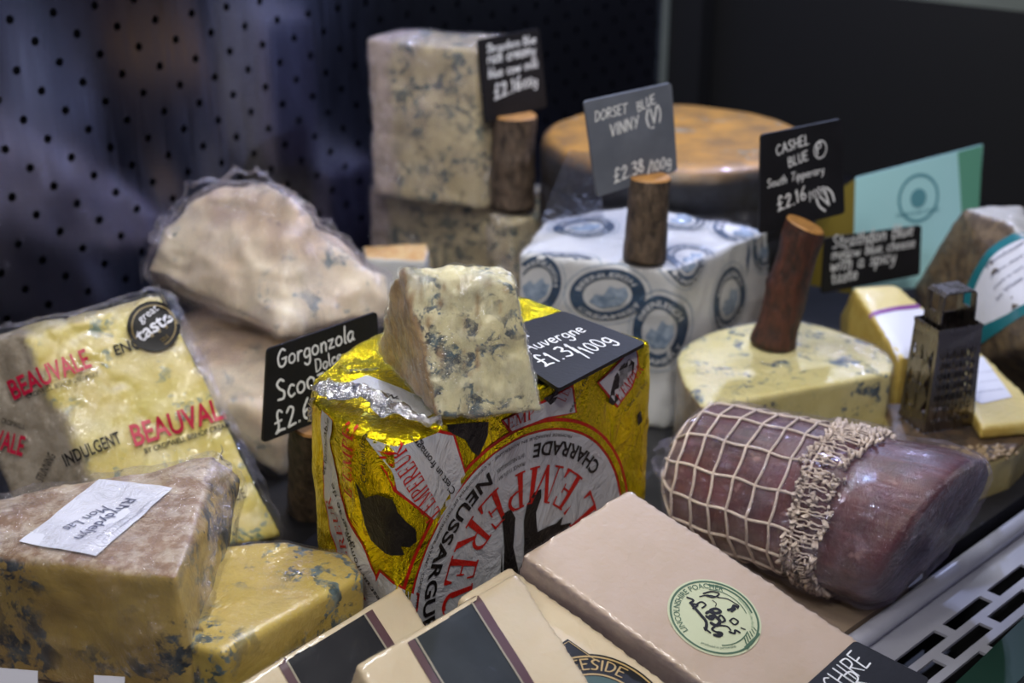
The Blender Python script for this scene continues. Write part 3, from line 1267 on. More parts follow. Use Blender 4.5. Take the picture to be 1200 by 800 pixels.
# gentleman in a hat by a tree and gate, as ink strokes
ST = [('-.48,.5 -.36,.42 -.46,.34 -.3,.3 -.42,.2', .05), ('-.42,.3 -.3,.05 -.22,-.15 -.28,-.35', .07), ('-.3,-.3 -.2,-.42', .05), ('-.34,.3 -.2,.38 -.12,.3 -.22,.22', .04),
      ('-.1,.6 .1,.66 .25,.6 .1,.5 -.05,.55', .04), ('-.2,.52 .0,.56 .22,.5', .03), ('-.05,.16 .08,.2 .16,.12 .04,.08 -.05,.16', .07), ('-.16,.08 -.08,.12 0,.02 -.1,-.08 -.18,.0', .07),
      ('-.1,.0 .02,-.02 .08,-.14 -.02,-.24 -.12,-.18', .08), ('.04,-.08 .14,.02 .2,-.1 .12,-.16', .05), ('-.06,-.26 -.14,-.34 -.04,-.42', .05), ('.02,-.24 .2,-.26 .26,-.36', .04),
      ('-.12,-.48 -.02,-.5 .04,-.44 -.04,-.42', .08), ('.22,-.4 .32,-.44 .36,-.36 .44,-.42', .05), ('.3,-.12 .4,-.06 .48,-.14 .38,-.22 .3,-.12', .04), ('.34,.16 .44,.2 .5,.28 .56,.24', .07), ('.4,.12 .5,.2', .05),
      ('.2,.5 .4,.46 .54,.34', .025), ('.06,.42 .12,.34 .08,.26', .02), ('.54,.34 .6,.28 .56,.2', .03), ('.5,-.3 .58,-.34', .03)]
f = rotA(ang0)
for s, w in ST:
    sub = Shape().stroke([tuple(map(float, q.split(','))) for q in s.split()], w)
    sh.add(sub, f)
decal('ink_drawing', sh, pp, poach, M['ink'], .0007, TP)['kind'] = 'stuff'
sh = Shape()
for k in range(6):
    sh.add(Shape().poly([(.5 + k * .06, -.72 + k * .07), (.53 + k * .06, -.74 + k * .07), (.52 + k * .055, -.54 + k * .05), (.49 + k * .055, -.52 + k * .05)]), f)
sh.add(Shape().poly([(.44, -.78), (.86, -.42), (.88, -.46), (.5, -.84)]), f)
decal('gate_drawing', sh, pp, poach, M['label_green'], .0008, TP)['kind'] = 'stuff'
shell(po, 'wrap_film', poach, film_mat('smooth_wrap', .02, .2, 4, (1, .95, 1, 1), (1, 1, 1), 2, .3), .0008, .0004, 14, 3)

# block with the black deeside label, left of it
qA, qB, qC = at(598, 661, .094), at(545, 694, .094), at(800, 812, .060)
P, nQ = slab(qA, qB - (qA - qB) * .15, qC, .022)
dees = thing('hard_cheese_block', 'cream cheese block with a black badge label, squeezed left of the large pale block', 'cheese')
do = solid('cheese_body', P, .0022, 3, ((30, .0005),), parent=dees, mat=M['cheddar_cream'], seed=9)
TD = tree(do)
dp = Plane(qA, (qA - qB), nQ.cross(qA - qB))
M['badge_black'] = plain('badge_black', '#0a0a0e', .5, spec=.3)
M['badge_gold'] = plain('badge_gold', '#a98f5c', .4)
M['badge_teal'] = plain('badge_teal', '#2c4740', .5)
M['ochre'] = plain('ochre', '#a37b33', .5)
c_ = dp.px(706, 829)
r_ = (dp.px(706, 768) - c_).length * 1.0
decal('badge', Shape().poly([(c_.x + r_ * math.cos(k * math.pi / 30), c_.y + r_ * math.sin(k * math.pi / 30)) for k in range(60)]), dp, dees, M['badge_black'], .0004, TD)
decal('badge', Shape().poly(px_poly(dp, '651,758 665,749 697,771 690,780 668,790')), dp, dees, M['badge_black'], .0004, TD)
decal('badge_line', Shape().ring(c_, r_ * .93, r_ * .96).ring(c_, r_ * .60, r_ * .63), dp, dees, M['badge_gold'], .0006, TD)
decal('badge_line', Shape().stroke([dp.px(655, 759), dp.px(666, 752), dp.px(697, 773)], .0005, False), dp, dees, M['badge_gold'], .0006, TD)
d_ = dp.px(780, 829) - c_
a0 = math.degrees(math.atan2(d_.y, d_.x))
sh = Shape()
arc(sh, hand('DEESIDE', .11), c_, r_ * .70, a0 + 125, a0 + 50, r_ * .19)
decal('lettering', sh, dp, dees, M['badge_gold'], .0007, TD)
decal('badge_picture', Shape().ring(c_, 0, r_ * .58, 0, 360, 40), dp, dees, M['badge_teal'], .0006, TD)
decal('badge_picture', Shape().poly([c_ + Vector(q) * r_ for q in ((-.5, .1), (-.3, .45), (-.15, .3), (.1, .5), (.3, .25), (.4, .0), (0, -.1))]), dp, dees, M['ochre'], .0009, TD)

# two bars with dark labels
M['band'] = plain('dark_band', '#1d2226', .6, 0, '#262c31', 30, spec=.25)
M['band2'] = plain('black_band', '#101017', .6, spec=.25)
M['band_edge'] = plain('band_edge', '#4a2c34', .5)
M['band_line'] = plain('band_line', '#8b8474', .5)


def bar(label, a, b, c, th, bands, mat, seed):
    """a,b back edge (right, left) px+z, c far end of the right side"""
    A, B, C = at(*a), at(*b), at(*c)
    P, n = slab(A, B, C, th)
    t = thing('hard_cheese_block', label, 'cheese')
    o = solid('cheese_body', P, .002, 4, ((30, .0006), (100, .0002)), parent=t, mat=M['cheddar_cream'], seed=seed)
    tr = tree(o)
    pl = Plane(A, (A - B), n.cross(A - B))
    L = (A - B).length
    D = (C - A).length
    sk = pl.u.dot(C - A) / D
    for nm, u0, u1, m, h in bands:
        x0, x1 = -L + L * u0, -L + L * u1
        q = [(x0 - .01 * sk, .01), (x1 - .01 * sk, .01), (x1 + D * sk, -D), (x0 + D * sk, -D)]
        decal(nm, Shape().poly(q), pl, t, M[m], h, tr, .004)
    shell(o, 'wrap_film', t, film_mat('bar_wrap', .02, .16, 6, (.95, .95, 1, 1), (1, 1, 1), seed, .4), .0011, .0008, 20, seed)
    return t


bar('cheese bar with a black label band, front bottom-left of the foil cheese', (470, 684, .082), (270, 806, .082), (548, 806, .05), .026,
    [('label_band', .27, .76, 'band2', .0005), ('band_border', .24, .29, 'band_edge', .0006), ('band_border', .74, .79, 'band_edge', .0006), ('band_line', .28, .29, 'band_line', .0008), ('band_line', .735, .745, 'band_line', .0008)], None, 1)
bar('cheese bar with a wide blue-grey label band, between the black-banded bar and badge block', (606, 668, .100), (418, 778, .100), (696, 806, .07), .018,
    [('label_band', .30, .70, 'band', .0005), ('band_border', .27, .31, 'band_edge', .0006), ('band_border', .68, .73, 'band_edge', .0006), ('band_line', .315, .325, 'band_line', .0008), ('band_line', .67, .68, 'band_line', .0008)], None, 2)

# black sign, bottom right corner, "...SHIRE"
z_ = .07
bp = Plane(at(1010, 775, z_), Vector((.78, .62, 0)), Vector((-.55, .75, .2)))
sign('black slate sign with chalk writing, lying at the bottom right on the pale block', bp,
     [(940, 806), (1002, 750), (1090, 795), (1040, 850)],
     [('SHIRE', (985, 815), (1021, 776)), ('R', (1016, 812), (1024, 802))], M['slate'], seed=9, w=.07)

# ------------------------------------------------------------------ blue cheeses, lower left
M['mon'] = cheese_mat('washed_blue_cheese', '#b59c58', '#a78a4a', '#8a6c50', '#b8a792', '#2d343c', '#4d5860', 34, .50, .85, 38, .4, .2, .1, (1, 1, .6))
rA, rB = at(250, 534, .128), at(207, 676, .128)
rC, rD = at(-90, 600, .122), at(-90, 640, .122)
mon = thing('blue_cheese_wedge', 'thick rinded blue cheese wedge with a white paper label on top, lower left', 'cheese')
pts = [rA, rB, rC, rD, rA + Vector((.012, .012, -.02))]
pts += [Vector((p.x, p.y, .045)) for p in (rA, rB + Vector((.004, -.002, 0)), rC, rD)]


def top_rind(co, no):
    return sstep(.35, .75, no[:, 2] + .15 * fbm(co, 60, 2))


mo = solid('cheese_body', pts, .0026, 4, ((30, .0018), (90, .0007)), rind=top_rind, parent=mon, mat=M['mon'], seed=12)
TM = tree(mo)
mp = Plane(at(112, 605, .128), (at(201, 573, .128) - at(115, 560, .128)), (0, .1, 0) if False else UP.cross(at(201, 573, .128) - at(115, 560, .128)))
Q = px_poly(mp, '22,632 112,652 202,573 116,560')
decal('paper_label', Shape().poly(Q), mp, mon, M['label'], .0016, TM, .006)
M['label_text'] = plain('label_text', '#5c6078', .6)
for s, a, b in (('Rhydydelyn', (148, 583), (86, 630)), ('Mon Las', (120, 590), (72, 618))):
    sh = Shape()
    line(sh, sans(s, .004), mp.px(*a), mp.px(*b))
    decal('lettering', sh, mp, mon, M['label_text'], .0022, TM)
for k, (a, b) in enumerate((((152, 600), (112, 632)), ((166, 598), (120, 634)), ((176, 588), (140, 618)))):
    sh = Shape()
    line(sh, sans('Keep refrigerated. Once opened use', 0), mp.px(*a), mp.px(*b))
    decal('lettering', sh, mp, mon, M['label_line'], .0022, TM)
fm = shell(mo, 'cling_film', mon, film_mat('thick_film', .05, .45, 45, (.95, .93, 1, 1), (1, 1, .6), 3), .0028, .0022, 35, 7)
# loose bunch of film at the right edge
ruffle('film_fold', [rA + Vector((.004, .0, .002)), rA.lerp(rB, .3) + Vector((.010, 0, -.01)), rA.lerp(rB, .7) + Vector((.008, 0, -.03)), rB + Vector((.005, 0, -.06))], -.004, .012, mon, M['film_loose'], 4, 60, 10, .004, .006)

low = thing('blue_cheese_wedge', 'orange-rinded blue cheese piece under the labelled wedge, bottom left corner', 'cheese')
bL = [Vector((p.x, p.y, z)) for p in (rA + Vector((-.01, -.01, 0)), rB + Vector((-.012, -.012, 0)), rC + Vector((0, -.01, 0)), rD + Vector((0, -.012, 0))) for z in (.0, .042)]
solid('cheese_body', bL, .003, 4, ((40, .001),), rind=top_rind, parent=low, mat=M['mon'], seed=15)
# white price tickets at the bottom edge
for lab, q, zz in (('wide white card ticket, bottom left corner in front of the blue cheese', [(-30, 780), (44, 786), (44, 830), (-30, 830)], .06),
                   ('small white card ticket at the bottom edge, right of the wide white ticket', [(110, 791), (146, 793), (146, 830), (110, 830)], .06)):
    tpn = Plane(at(q[0][0] + 20, 800, zz) + Vector((0, 0, 0)), (1, 0, 0), (0, .5, 1))
    Pq = [tpn.px(*c) for c in q]
    bm = bmesh.new()
    top = [bm.verts.new(tpn.p3(p)) for p in Pq]
    bot = [bm.verts.new(tpn.p3(p, -.0008)) for p in Pq]
    bm.faces.new(top); bm.faces.new(bot[::-1])
    for i in range(4):
        bm.faces.new((top[i], bot[i], bot[(i + 1) % 4], top[(i + 1) % 4]))
    bmesh.ops.recalc_face_normals(bm, faces=bm.faces)
    tag(from_bm('card_ticket', bm, None, M['label']), lab, 'ticket')

# yellow blue cheese next to it
M['stilton'] = cheese_mat('yellow_blue_cheese', '#bba559', '#ab9344', '#a07c42', '#8a6a3a', '#35464c', '#6c7d80', 42, .52, .75, 20, .35, 5., .15)
sA, sB, sC, sD = at(236, 640, .088), at(336, 632, .088), at(428, 672, .086), at(262, 764, .086)
pts = prism([sA, sB, sB.lerp(sC, .6) + Vector((.008, .008, 0)), sC, sD, sD + (sA - sD) * .15 + Vector((-.022, -.006, 0))], 0, -.02)
st = thing('blue_cheese_wedge', 'yellow wrapped blue cheese wedge with dark veins, low in front of the foil cheese', 'cheese')
so = solid('cheese_body', pts, .0024, 4, ((30, .0008), (110, .0003)), rind=lambda co, no: sstep(.2, .5, no @ np.array((.5, .85, -.1))), parent=st, mat=M['stilton'], seed=18)
shell(so, 'cling_film', st, film_mat('yellow_wrap', .02, .3, 22, (1, 1, 1, 1), (1, 1, 1), 4), .0012, .0007, 28, 2)

# ------------------------------------------------------------------ printed-film blue cheese, left
v1, v2 = at(188, 344, .165), at(329, 627, .012)
v0 = at(28, 393, .150)
PB_u = (v1 - v0)
dn = (v2 - v1)
PBn = PB_u.cross(-dn).normalized()
if PBn.y > 0:
    PBn = -PBn
v3 = v0 + dn * .93
th = .085
bk = -PBn * .075
vl = Vector((-.055, .005, -.01))
bea = thing('blue_cheese_wedge', 'yellow blue cheese in clear film printed with red lettering, leaning at the left', 'cheese')
pts = [v0, v1, v2, v3, v0 + vl, v3 + vl * 1.2, v0 + bk * .7, v1 + bk * .35, v2 + bk * .4, v3 + bk, v0 + vl + bk * .6]
M['beau'] = cheese_mat('soft_yellow_blue', '#d6c976', '#cdb964', '#8d8272', '#a49a8c', '#6f8272', '#8a988a', 36, .57, .55, 16, .4, 7., .2)


def bea_rind(co, no):
    a = np.array(v0); b = np.array(v3)
    u = np.array(PB_u.normalized())
    s = (co - a) @ u - ((co - a) @ np.array(dn.normalized())) * PB_u.normalized().dot(dn.normalized())
    return 1 - sstep(-.004, .004, s + .004 * fbm(co, 60, 3)) + sstep(.4, .8, no[:, 2]) * .7


bo = solid('cheese_body', pts, .0028, 4, ((22, .0018), (70, .0006)), rind=bea_rind, parent=bea, mat=M['beau'], seed=21,
           extra=lambda co, no: -.0012 * sstep(.55, .9, ridge(co * np.array([1, 1, .35]), 40, 9)))
M['film_big'] = film_mat('printed_film_wrap', .04, .35, 20, (1, 1, 1, 1), (1, 1, .6), 5)
fs = shell(bo, 'printed_film', bea, M['film_big'], .0028, .0010, 22, 9)
TB = tree(fs)
bpn = Plane(v0, PB_u, -dn)
if bpn.n.y > 0:
    bpn = Plane(v0, PB_u, dn)
printed(bpn, bea, TB, [
    ('bold', 'BEAUVALE', (158, 523), (274, 487), .021, 'red_ink'),
    ('bold', 'BY CROPWELL BISHOP CREAMERY', (170, 532), (282, 496), .0052, 'ink'),
    ('bold', 'BEAUVALE', (16, 466), (108, 430), .019, 'red_ink'),
    ('sans', 'CROPWELL BISHOP CREAMERY', (32, 466), (116, 441), .0048, 'ink'),
    ('bold', 'ENGLISH', (136, 417), (196, 396), .010, 'ink'),
    ('bold', 'INDULGENT', (78, 546), (143, 519), .012, 'ink'),
    ('sans', 'UNIQUE', (248, 598), (288, 583), .010, 'ink')], .0005)
# same print wrapped round the rind side
lpn = Plane(v0 + vl * .6, vl * -1, (0, .25, 1))
if lpn.n.y > 0:
    lpn = Plane(v0 + vl * .6, vl, (0, .25, 1))
printed(lpn, bea, TB, [
    
    ('bold', 'VALE', (-2, 520), (34, 530), .019, 'red_ink'),
    ('sans', 'CROPWELL', (8, 492), (36, 500), .005, 'ink'),
    ('sans', 'STUNNING', (60, 560), (74, 530), .009, 'ink')], .0006)
# round black award sticker
kc = bpn.px(180, 383)
kr = .0175
M['award'] = plain('award_black', '#0e0e12', .5, spec=.3)
M['award_gold'] = plain('award_gold', '#7d6c44', .4)
decal('award_sticker', Shape().poly([(kc.x + kr * math.cos(k * math.pi / 30), kc.y + kr * math.sin(k * math.pi / 30)) for k in range(60)]), bpn, bea, M['award'], .0009, TB, .006)
decal('award_ring', Shape().ring(kc, kr * .80, kr * .86, -80, 200), bpn, bea, M['award_gold'], .0013, TB)
printed(bpn, bea, TB, [('bold', 'taste', (165, 402), (203, 376), .0135, 'label'), ('sans', 'great', (165, 380), (186, 364), .008, 'label'), ('sans', '2015', (190, 402), (198, 396), .004, 'award_gold')], .0014)
sh = Shape()
for k in range(3):
    c_ = bpn.px(178 + 8 * k, 394 - 5 * k)
    decal('award_star', Shape().poly([(c_.x + (.0019 if j % 2 else .0008) * math.cos(j * math.pi / 5), c_.y + (.0019 if j % 2 else .0008) * math.sin(j * math.pi / 5)) for j in range(10)]), bpn, bea, M['award_gold'], .0014, TB)
# clear film margin standing off the right and top edges
ruffle('film_seam', [v1 + Vector((-.01, .0, .004)), v1 + Vector((.006, 0, 0)), v1.lerp(v2, .3) + Vector((.006, 0, 0)), v1.lerp(v2, .7) + Vector((.005, 0, 0)), v2 + Vector((.004, 0, .002))], -.003, .005, bea, M['film_loose'], 8, 60, 6, .002, .0016)
ruffle('film_seam', [v0 + Vector((-.02, 0, .002)), v0.lerp(v1, .5) + Vector((0, 0, .004)), v1 + Vector((0, 0, .006))], -.004, .004, bea, M['film_loose'], 9, 50, 6, .003, .0025)

# ------------------------------------------------------------------ big soft gorgonzola behind, two pieces in film
M['gorg'] = cheese_mat('soft_gorgonzola', '#ddd0bb', '#d2c0aa', '#b79c92', '#d2b69a', '#66757c', '#8a96a0', 36, .585, .85, 32, .4, 9., .2, (1, 1, .6))


def blob(name, pts, lab, cat, mat, seed, vox=.0034, smooth=14, disp=((16, .007), (45, .0022))):
    t = thing(name, lab, cat)
    o = solid('cheese_body', pts, vox, smooth, disp, rind=lambda co, no: .6 * sstep(.1, .6, fbm(co, 18, 3, 4) + .3 * no[:, 2]), parent=t, mat=mat, seed=seed,
              extra=lambda co, no: .0030 * np.maximum(0, ridge(co @ np.array([[.6, .5, .1], [-.4, 1.4, .3], [.5, .2, 1.3]]), 26, seed)))
    return t, o


g1, g1o = blob('soft_blue_cheese', [at(168, 318, .13), at(215, 232, .185), at(300, 205, .200), at(338, 232, .195), at(446, 330, .125), at(455, 368, .10), at(330, 392, .105), at(210, 348, .105),
                                     at(250, 290, .07) + Vector((0, .01, 0)), at(440, 345, .07), at(300, 420, .075) + Vector((0, .06, 0)), at(180, 330, .09)],
               'large pale film-wrapped soft blue cheese, upper piece against the steel panel', 'cheese', M['gorg'], 31)
g2, g2o = blob('soft_blue_cheese', [at(212, 368, .082), at(330, 392, .083), at(440, 380, .08), at(235, 470, .06), at(330, 560, .0), at(365, 540, .0), at(430, 450, .02), at(225, 440, .0), at(270, 500, .02), at(290, 520, .0), at(330, 480, .06), at(400, 420, .0)],
               'lower piece of film-wrapped soft blue cheese, behind the Gorgonzola sign', 'cheese', M['gorg'], 33, disp=((16, .004), (45, .0018)))
M['film_g'] = film_mat('crumpled_film', .11, .5, 40, (.97, .93, 1, 1), (1, 1, .6), 6, 1.0, .010)
shell(g1o, 'cling_film', g1, M['film_g'], .0035, .0030, 30, 3)
shell(g2o, 'cling_film', g2, M['film_g'], .003, .0022, 30, 6)
ruffle('film_tail', [at(168, 330, .12), at(190, 268, .17), at(220, 222, .195), at(300, 200, .208), at(345, 235, .198), at(400, 280, .165), at(450, 335, .125)], -.003, .005, g1, M['film_loose'], 11, 110, 8, .004, .005)

# ------------------------------------------------------------------ stacked blue half wheels at the back
M['tall'] = cheese_mat('grey_rinded_blue', '#bcae8c', '#ab9c7c', '#b3a29c', '#94857c', '#35434a', '#52605c', 78, .49, .55, 40, .45, 11., .12)


def edge_rind(p, u, w=.035):
    a = np.array(p)
    d = np.array(u)
    return lambda co, no: (1 - sstep(w * .6, w, (co - a) @ d + .006 * fbm(co, 30, 3))) * .9


def stackp(px0, px1, z0, z1, dep, label, seed):
    a, b = at(px0[0], px0[1], z0), at(px1[0], px1[1], z0)
    u = (b - a).normalized()
    n = Vector((-u.y, u.x, 0))
    c = a - u * 0 + n * dep * .75
    e = b + n * dep + u * .02
    P = []
    for z, k in ((z0, 0), (z1, .0)):
        for q in (a, b, c + u * .005, e, b + u * .018 + n * .03):
            P.append(Vector((q.x, q.y, z)))
    t = thing('half_wheel_cheese', label, 'cheese')
    o = solid('cheese_body', P, .0034, 5, ((26, .0022), (80, .0008)), rind=edge_rind(a, u), parent=t, mat=M['tall'], seed=seed)
    shell(o, 'cling_film', t, M['film_g'], .0014, .001, 34, seed)
    return t


stackp((436, 228), (560, 246), .102, .256, .075, 'tall grey-rinded blue cheese standing upright against the steel panel', 41)
stackp((436, 320), (572, 352), .0, .098, .10, 'lower rinded blue cheese under the tall upright one', 44)
# blue cheese pieces to the right of the lower one
t = thing('blue_cheese_piece', 'crumbly film-wrapped blue cheese piece at the base of the rear log stand', 'cheese')
pts = prism([at(572, 250, .10), at(640, 222, .10), at(655, 245, .095), at(600, 262, .097)], .0)
o = solid('cheese_body', pts, .003, 5, ((30, .003), (90, .001)), rind=lambda co, no: no[:, 2] * 0, parent=t, mat=M['tall'], seed=46)
shell(o, 'cling_film', t, M['film_g'], .0016, .0016, 50, 9)
M['white_mould'] = cheese_mat('white_mould_cheese', '#c8c6c0', '#b9bcc0', '#b98f5c', '#c4a474', None, film=.5, fs=30)
t = thing('cheese_slice', 'small pale cheese slice with an orange rind edge, behind the blue wedge', 'cheese')
pts = prism([at(425, 288, .085), at(500, 284, .085), at(502, 292, .083), at(498, 306, .078), at(428, 302, .08)], .045)
solid('cheese_body', pts, .002, 3, ((40, .0008),), rind=lambda co, no: sstep(.5, .8, no[:, 2]), parent=t, mat=M['white_mould'], seed=47)
# what it rests on
t = thing('cheese_block', 'low shadowed cheese block that carries the small pale slice', 'cheese')
solid('cheese_body', prism([at(430, 300, .043), at(505, 300, .043), at(505, 330, .043), at(440, 335, .043)], 0), .003, 3, ((40, .001),), parent=t, mat=M['tall'], seed=48)

# rear sign and log
lb = at(600, 240, .104)
log_stand('dark log stand holding the rear black sign beside the tall upright cheese', lb, lb + Vector((.002, 0, .088)), .0215, M['bark'], 11)
sp = Plane(lb + Vector((-.012, -.012, .09)), (.80, .60, 0), (0, .05, 1))
sign('black slate sign with blurred chalk lines on the rear log, beside the tall upright cheese', sp,
     [(560, 47), (632, 33), (641, 125), (569, 144)],
     [('Shropshire Blue', (570, 62), (628, 50)), ('rich creamy', (571, 75), (628, 63)), ('blue cow milk', (572, 92), (631, 78)), ('£2.16', (579, 117), (612, 103)), ('100g', (612, 104), (630, 99))], M['slate'], seed=21, w=.14)

# ------------------------------------------------------------------ blue cheese parcel in white printed paper
zt = .140
A_, B_, C_, D_ = at(607, 296, zt), at(790, 318, zt - .005), at(902, 268, zt), at(745, 240, zt + .008)
parcel = thing('paper_wrapped_cheese', 'white paper parcel of cheese printed with navy ovals, behind the foil cheese', 'cheese')
mid = (A_ + B_ + C_ + D_) / 4
pts = prism([A_, B_, C_, D_, at(640, 258, zt)], 0, .02)


def folds(co, no):
    return .0016 * ridge(co, 13, 5) * (1 - .3 * np.abs(no[:, 2])) + .0007 * ridge(co, 40, 2)


pb = solid('paper_wrap', pts, .003, 6, ((9, .003),), parent=parcel, mat=M['paper'], seed=51, extra=folds)
TW = tree(pb)
W1 = Plane(A_, (B_ - A_), UP)
W2 = Plane(B_, (C_ - B_), UP)
W3 = Plane(mid, (B_ - A_), UP.cross(B_ - A_))


def oval(pl, px, rx, ry, rot=0, sub=True):
    c = pl.px(*px)
    ca, sa = math.cos(math.radians(rot)), math.sin(math.radians(rot))
    f = lambda v: c + Vector((ca * v.x * rx - sa * v.y * ry, sa * v.x * rx + ca * v.y * ry))
    decal('oval_print', Shape().add(Shape().ring((0, 0), .64, 1, 0, 360, 48), f), pl, parcel, M['navy'], .0006, TW, .005)
    decal('oval_line', Shape().add(Shape().ring((0, 0), 1.13, 1.16, 0, 360, 48), f), pl, parcel, M['navy_pale'], .0006, TW, .005)
    decal('oval_picture', Shape().add(Shape().poly([(-.5, -.2), (-.3, .1), (-.1, 0), (.1, .35), (.3, .2), (.5, .25), (.55, -.1), (.3, -.45), (-.2, -.5)]), f), pl, parcel, M['navy_pale'], .0007, TW, .005)
    s1, s2 = Shape(), Shape()
    arc(s1, sans('BEENLEIGH', .02), (0, 0), .71, 160, 20, .22)
    arc(s2, sans('CREAMERY', .02), (0, 0), .93, 205, 335, .22, True)
    for s in (s1, s2):
        decal('lettering', Shape().add(s, f), pl, parcel, M['paper'], .0010, TW, .005)


oval(W1, (712, 345), .031, .022, 12)
oval(W1, (772, 388), .021, .031, 0)
oval(W1, (628, 335), .020, .027, -20)
oval(W2, (852, 350), .022, .028, 0)
oval(W2, (806, 303), .020, .022, 10)
oval(W2, (896, 290), .016, .020, 0)
oval(W3, (684, 267), .026, .020, 10)
oval(W3, (655, 300), .030, .018, 10)
oval(W3, (812, 300), .022, .026, 30)
oval(W3, (795, 262), .022, .024, 40)
oval(W3, (870, 272), .026, .024, 40)
sh = shell(pb, 'cling_film', parcel, film_mat('parcel_film', .02, .22, 22, (1, 1, 1, 1), (1, 1, 1), 7), .0022, .0006, 20, 3)

lb = at(755, 302, .140)
log_stand('grey-brown log stand on the white paper parcel, holding the grey sign', lb, lb + Vector((.002, .0, .066)), .0165, M['bark'], 13)
sp = Plane(lb + Vector((-.0, .004, .08)), (.86, .52, 0), (-.02, .02, 1))
sign('grey slate sign on the middle log, with glare, reading Dorset Blue Vinny', sp,
     [(685, 119), (787, 97), (794, 200), (700, 231)],
     [('DORSET', (697, 142), (736, 132)), ('BLUE', (747, 131), (769, 120)), ('VINNY', (716, 160), (750, 148)), ('(V)', (758, 148), (776, 140)), ('£2.38', (719, 215), (755, 200)), ('/100g', (758, 204), (787, 193)), ('-', (762, 155), (767, 154))],
     M['slate_glare'], seed=31, w=.12, ink=M['chalk'])

# ------------------------------------------------------------------ cut blue wheel with its log and sign
M['cashel'] = cheese_mat('ivory_blue_cheese', '#cfc593', '#c4b87c', '#8d7448', '#6f5a38', '#3d4c5c', '#5f7079', 52, .56, .6, 30, .35, 13., .15)
zc = .080
cF, cG = at(822, 476, zc), at(1046, 436, zc)
pts2 = [at(x, y, zc) for x, y in ((822, 476), (798, 440), (796, 412), (830, 390), (880, 377), (930, 374), (985, 386), (1030, 405), (1048, 424), (1046, 436))]
pts2 = [Vector((q.x, q.y, zc)) for q in spline(pts2[:-1], 4)] + [pts2[-1]]
cas = thing('cut_cheese_wheel', 'ivory blue cheese wheel cut in half, under the tall log and Cashel Blue sign', 'cheese')
pts = prism(pts2, .0, -.01)


def cas_rind(co, no):
    n = (cG - cF).normalized()
    q = np.array(Vector((n.y, -n.x, 0)))
    return (1 - sstep(.3, .6, no[:, 2])) * (1 - sstep(.55, .8, no @ q))


co_ = solid('cheese_body', pts, .0028, 3, ((30, .0008), (90, .0003)), rind=cas_rind, parent=cas, mat=M['cashel'], seed=55)
shell(co_, 'cling_film', cas, film_mat('wheel_film', .03, .3, 24, (1, 1, 1, 1), (1, 1, .5), 8), .0016, .0008, 30, 3)
lb = at(906, 402, zc + .001)
lt = Vector((lb.x + .017, lb.y - .002, zc + .099))
log_stand('tall reddish-brown leaning log on the cut blue wheel, holding the Cashel sign', lb, lt, .0158, M['bark_red'], 15, True, None, .2)
sp = Plane(lt + Vector((-.013, .0165, .01)), (.93, .37, 0), (0, .06, 1))
sign('black slate sign on the leaning log, chalked Cashel Blue', sp,
     [(892, 158), (987, 139), (990, 250), (890, 274)],
     [('CASHEL', (910, 182), (948, 168)), ('BLUE', (924, 196), (948, 186)), ('O', (961, 175), .0058), ('P', (957, 181), (964, 178)), ('South Tipperary', (899, 220), (966, 202)), ('£2.16', (911, 248), (946, 232)), ('/100g', (948, 235), (967, 222)), ('(V)', (964, 248), (980, 230))],
     M['slate'], seed=41, w=.12)

# ------------------------------------------------------------------ big orange wheel at the back
M['orange'] = cheese_mat('orange_wheel', '#b07f34', '#7a5c34', '#1b1b20', '#25262e', '#8f8a7a', '#6a5534', 30, .60, .3, 20, .5, 15., .08)
ow = thing('waxed_cheese', 'large orange-topped cheese wheel with black waxed side, at the back', 'cheese')
oc = Vector((.155, 1.305, 0))
bm = bmesh.new()
seg = 72
prof = [(.0, .05), (.122, .05), (.128, .056), (.1285, .075), (.1265, .078), (.1285, .081), (.1285, .105), (.1265, .108), (.1285, .111), (.1285, .135), (.1265, .138), (.1285, .141), (.1285, .165), (.126, .173), (.118, .177), (.10, .1775), (.05, .178), (0, .178)]
rings = []
for r, z in prof:
    if r == 0:
        rings.append([bm.verts.new(oc + Vector((0, 0, z)))])
    else:
        rings.append([bm.verts.new(oc + Vector((r * math.cos(2 * math.pi * k / seg), r * math.sin(2 * math.pi * k / seg), z))) for k in range(seg)])
for a, b in zip(rings, rings[1:]):
    for k in range(seg):
        j = (k + 1) % seg
        if len(a) == 1:
            bm.faces.new((a[0], b[j], b[k]))
        elif len(b) == 1:
            bm.faces.new((a[k], a[j], b[0]))
        else:
            bm.faces.new((a[k], a[j], b[j], b[k]))
me = bpy.data.meshes.new('wheel')
bm.to_mesh(me)
bm.free()
displace(me, lambda co, no: .0012 * fbm(co, 25, 3, 2))
attr(me, 'rind', 1 - sstep(.172, .1755, get_co(me)[:, 2]))
link('cheese_body', me, ow, M['orange'])
t = thing('waxed_cheese', 'dark low cheese wheel in the shadow under the orange-topped wheel', 'cheese')
me = bpy.data.meshes.new('low')
bm = bmesh.new()
bmesh.ops.create_cone(bm, cap_ends=True, segments=64, radius1=.12, radius2=.12, depth=.048)
bmesh.ops.bevel(bm, geom=[e for e in bm.edges if len([f for f in e.link_faces if len(f.verts) > 4]) == 1], offset=.004, segments=2, affect='EDGES')
bmesh.ops.translate(bm, vec=oc + Vector((0, 0, .0245)), verts=bm.verts)
bm.to_mesh(me)
bm.free()
link('cheese_body', me, t, plain('dark_wax', '#17171b', .45, 0, '#24242a', 40, .3, 60))

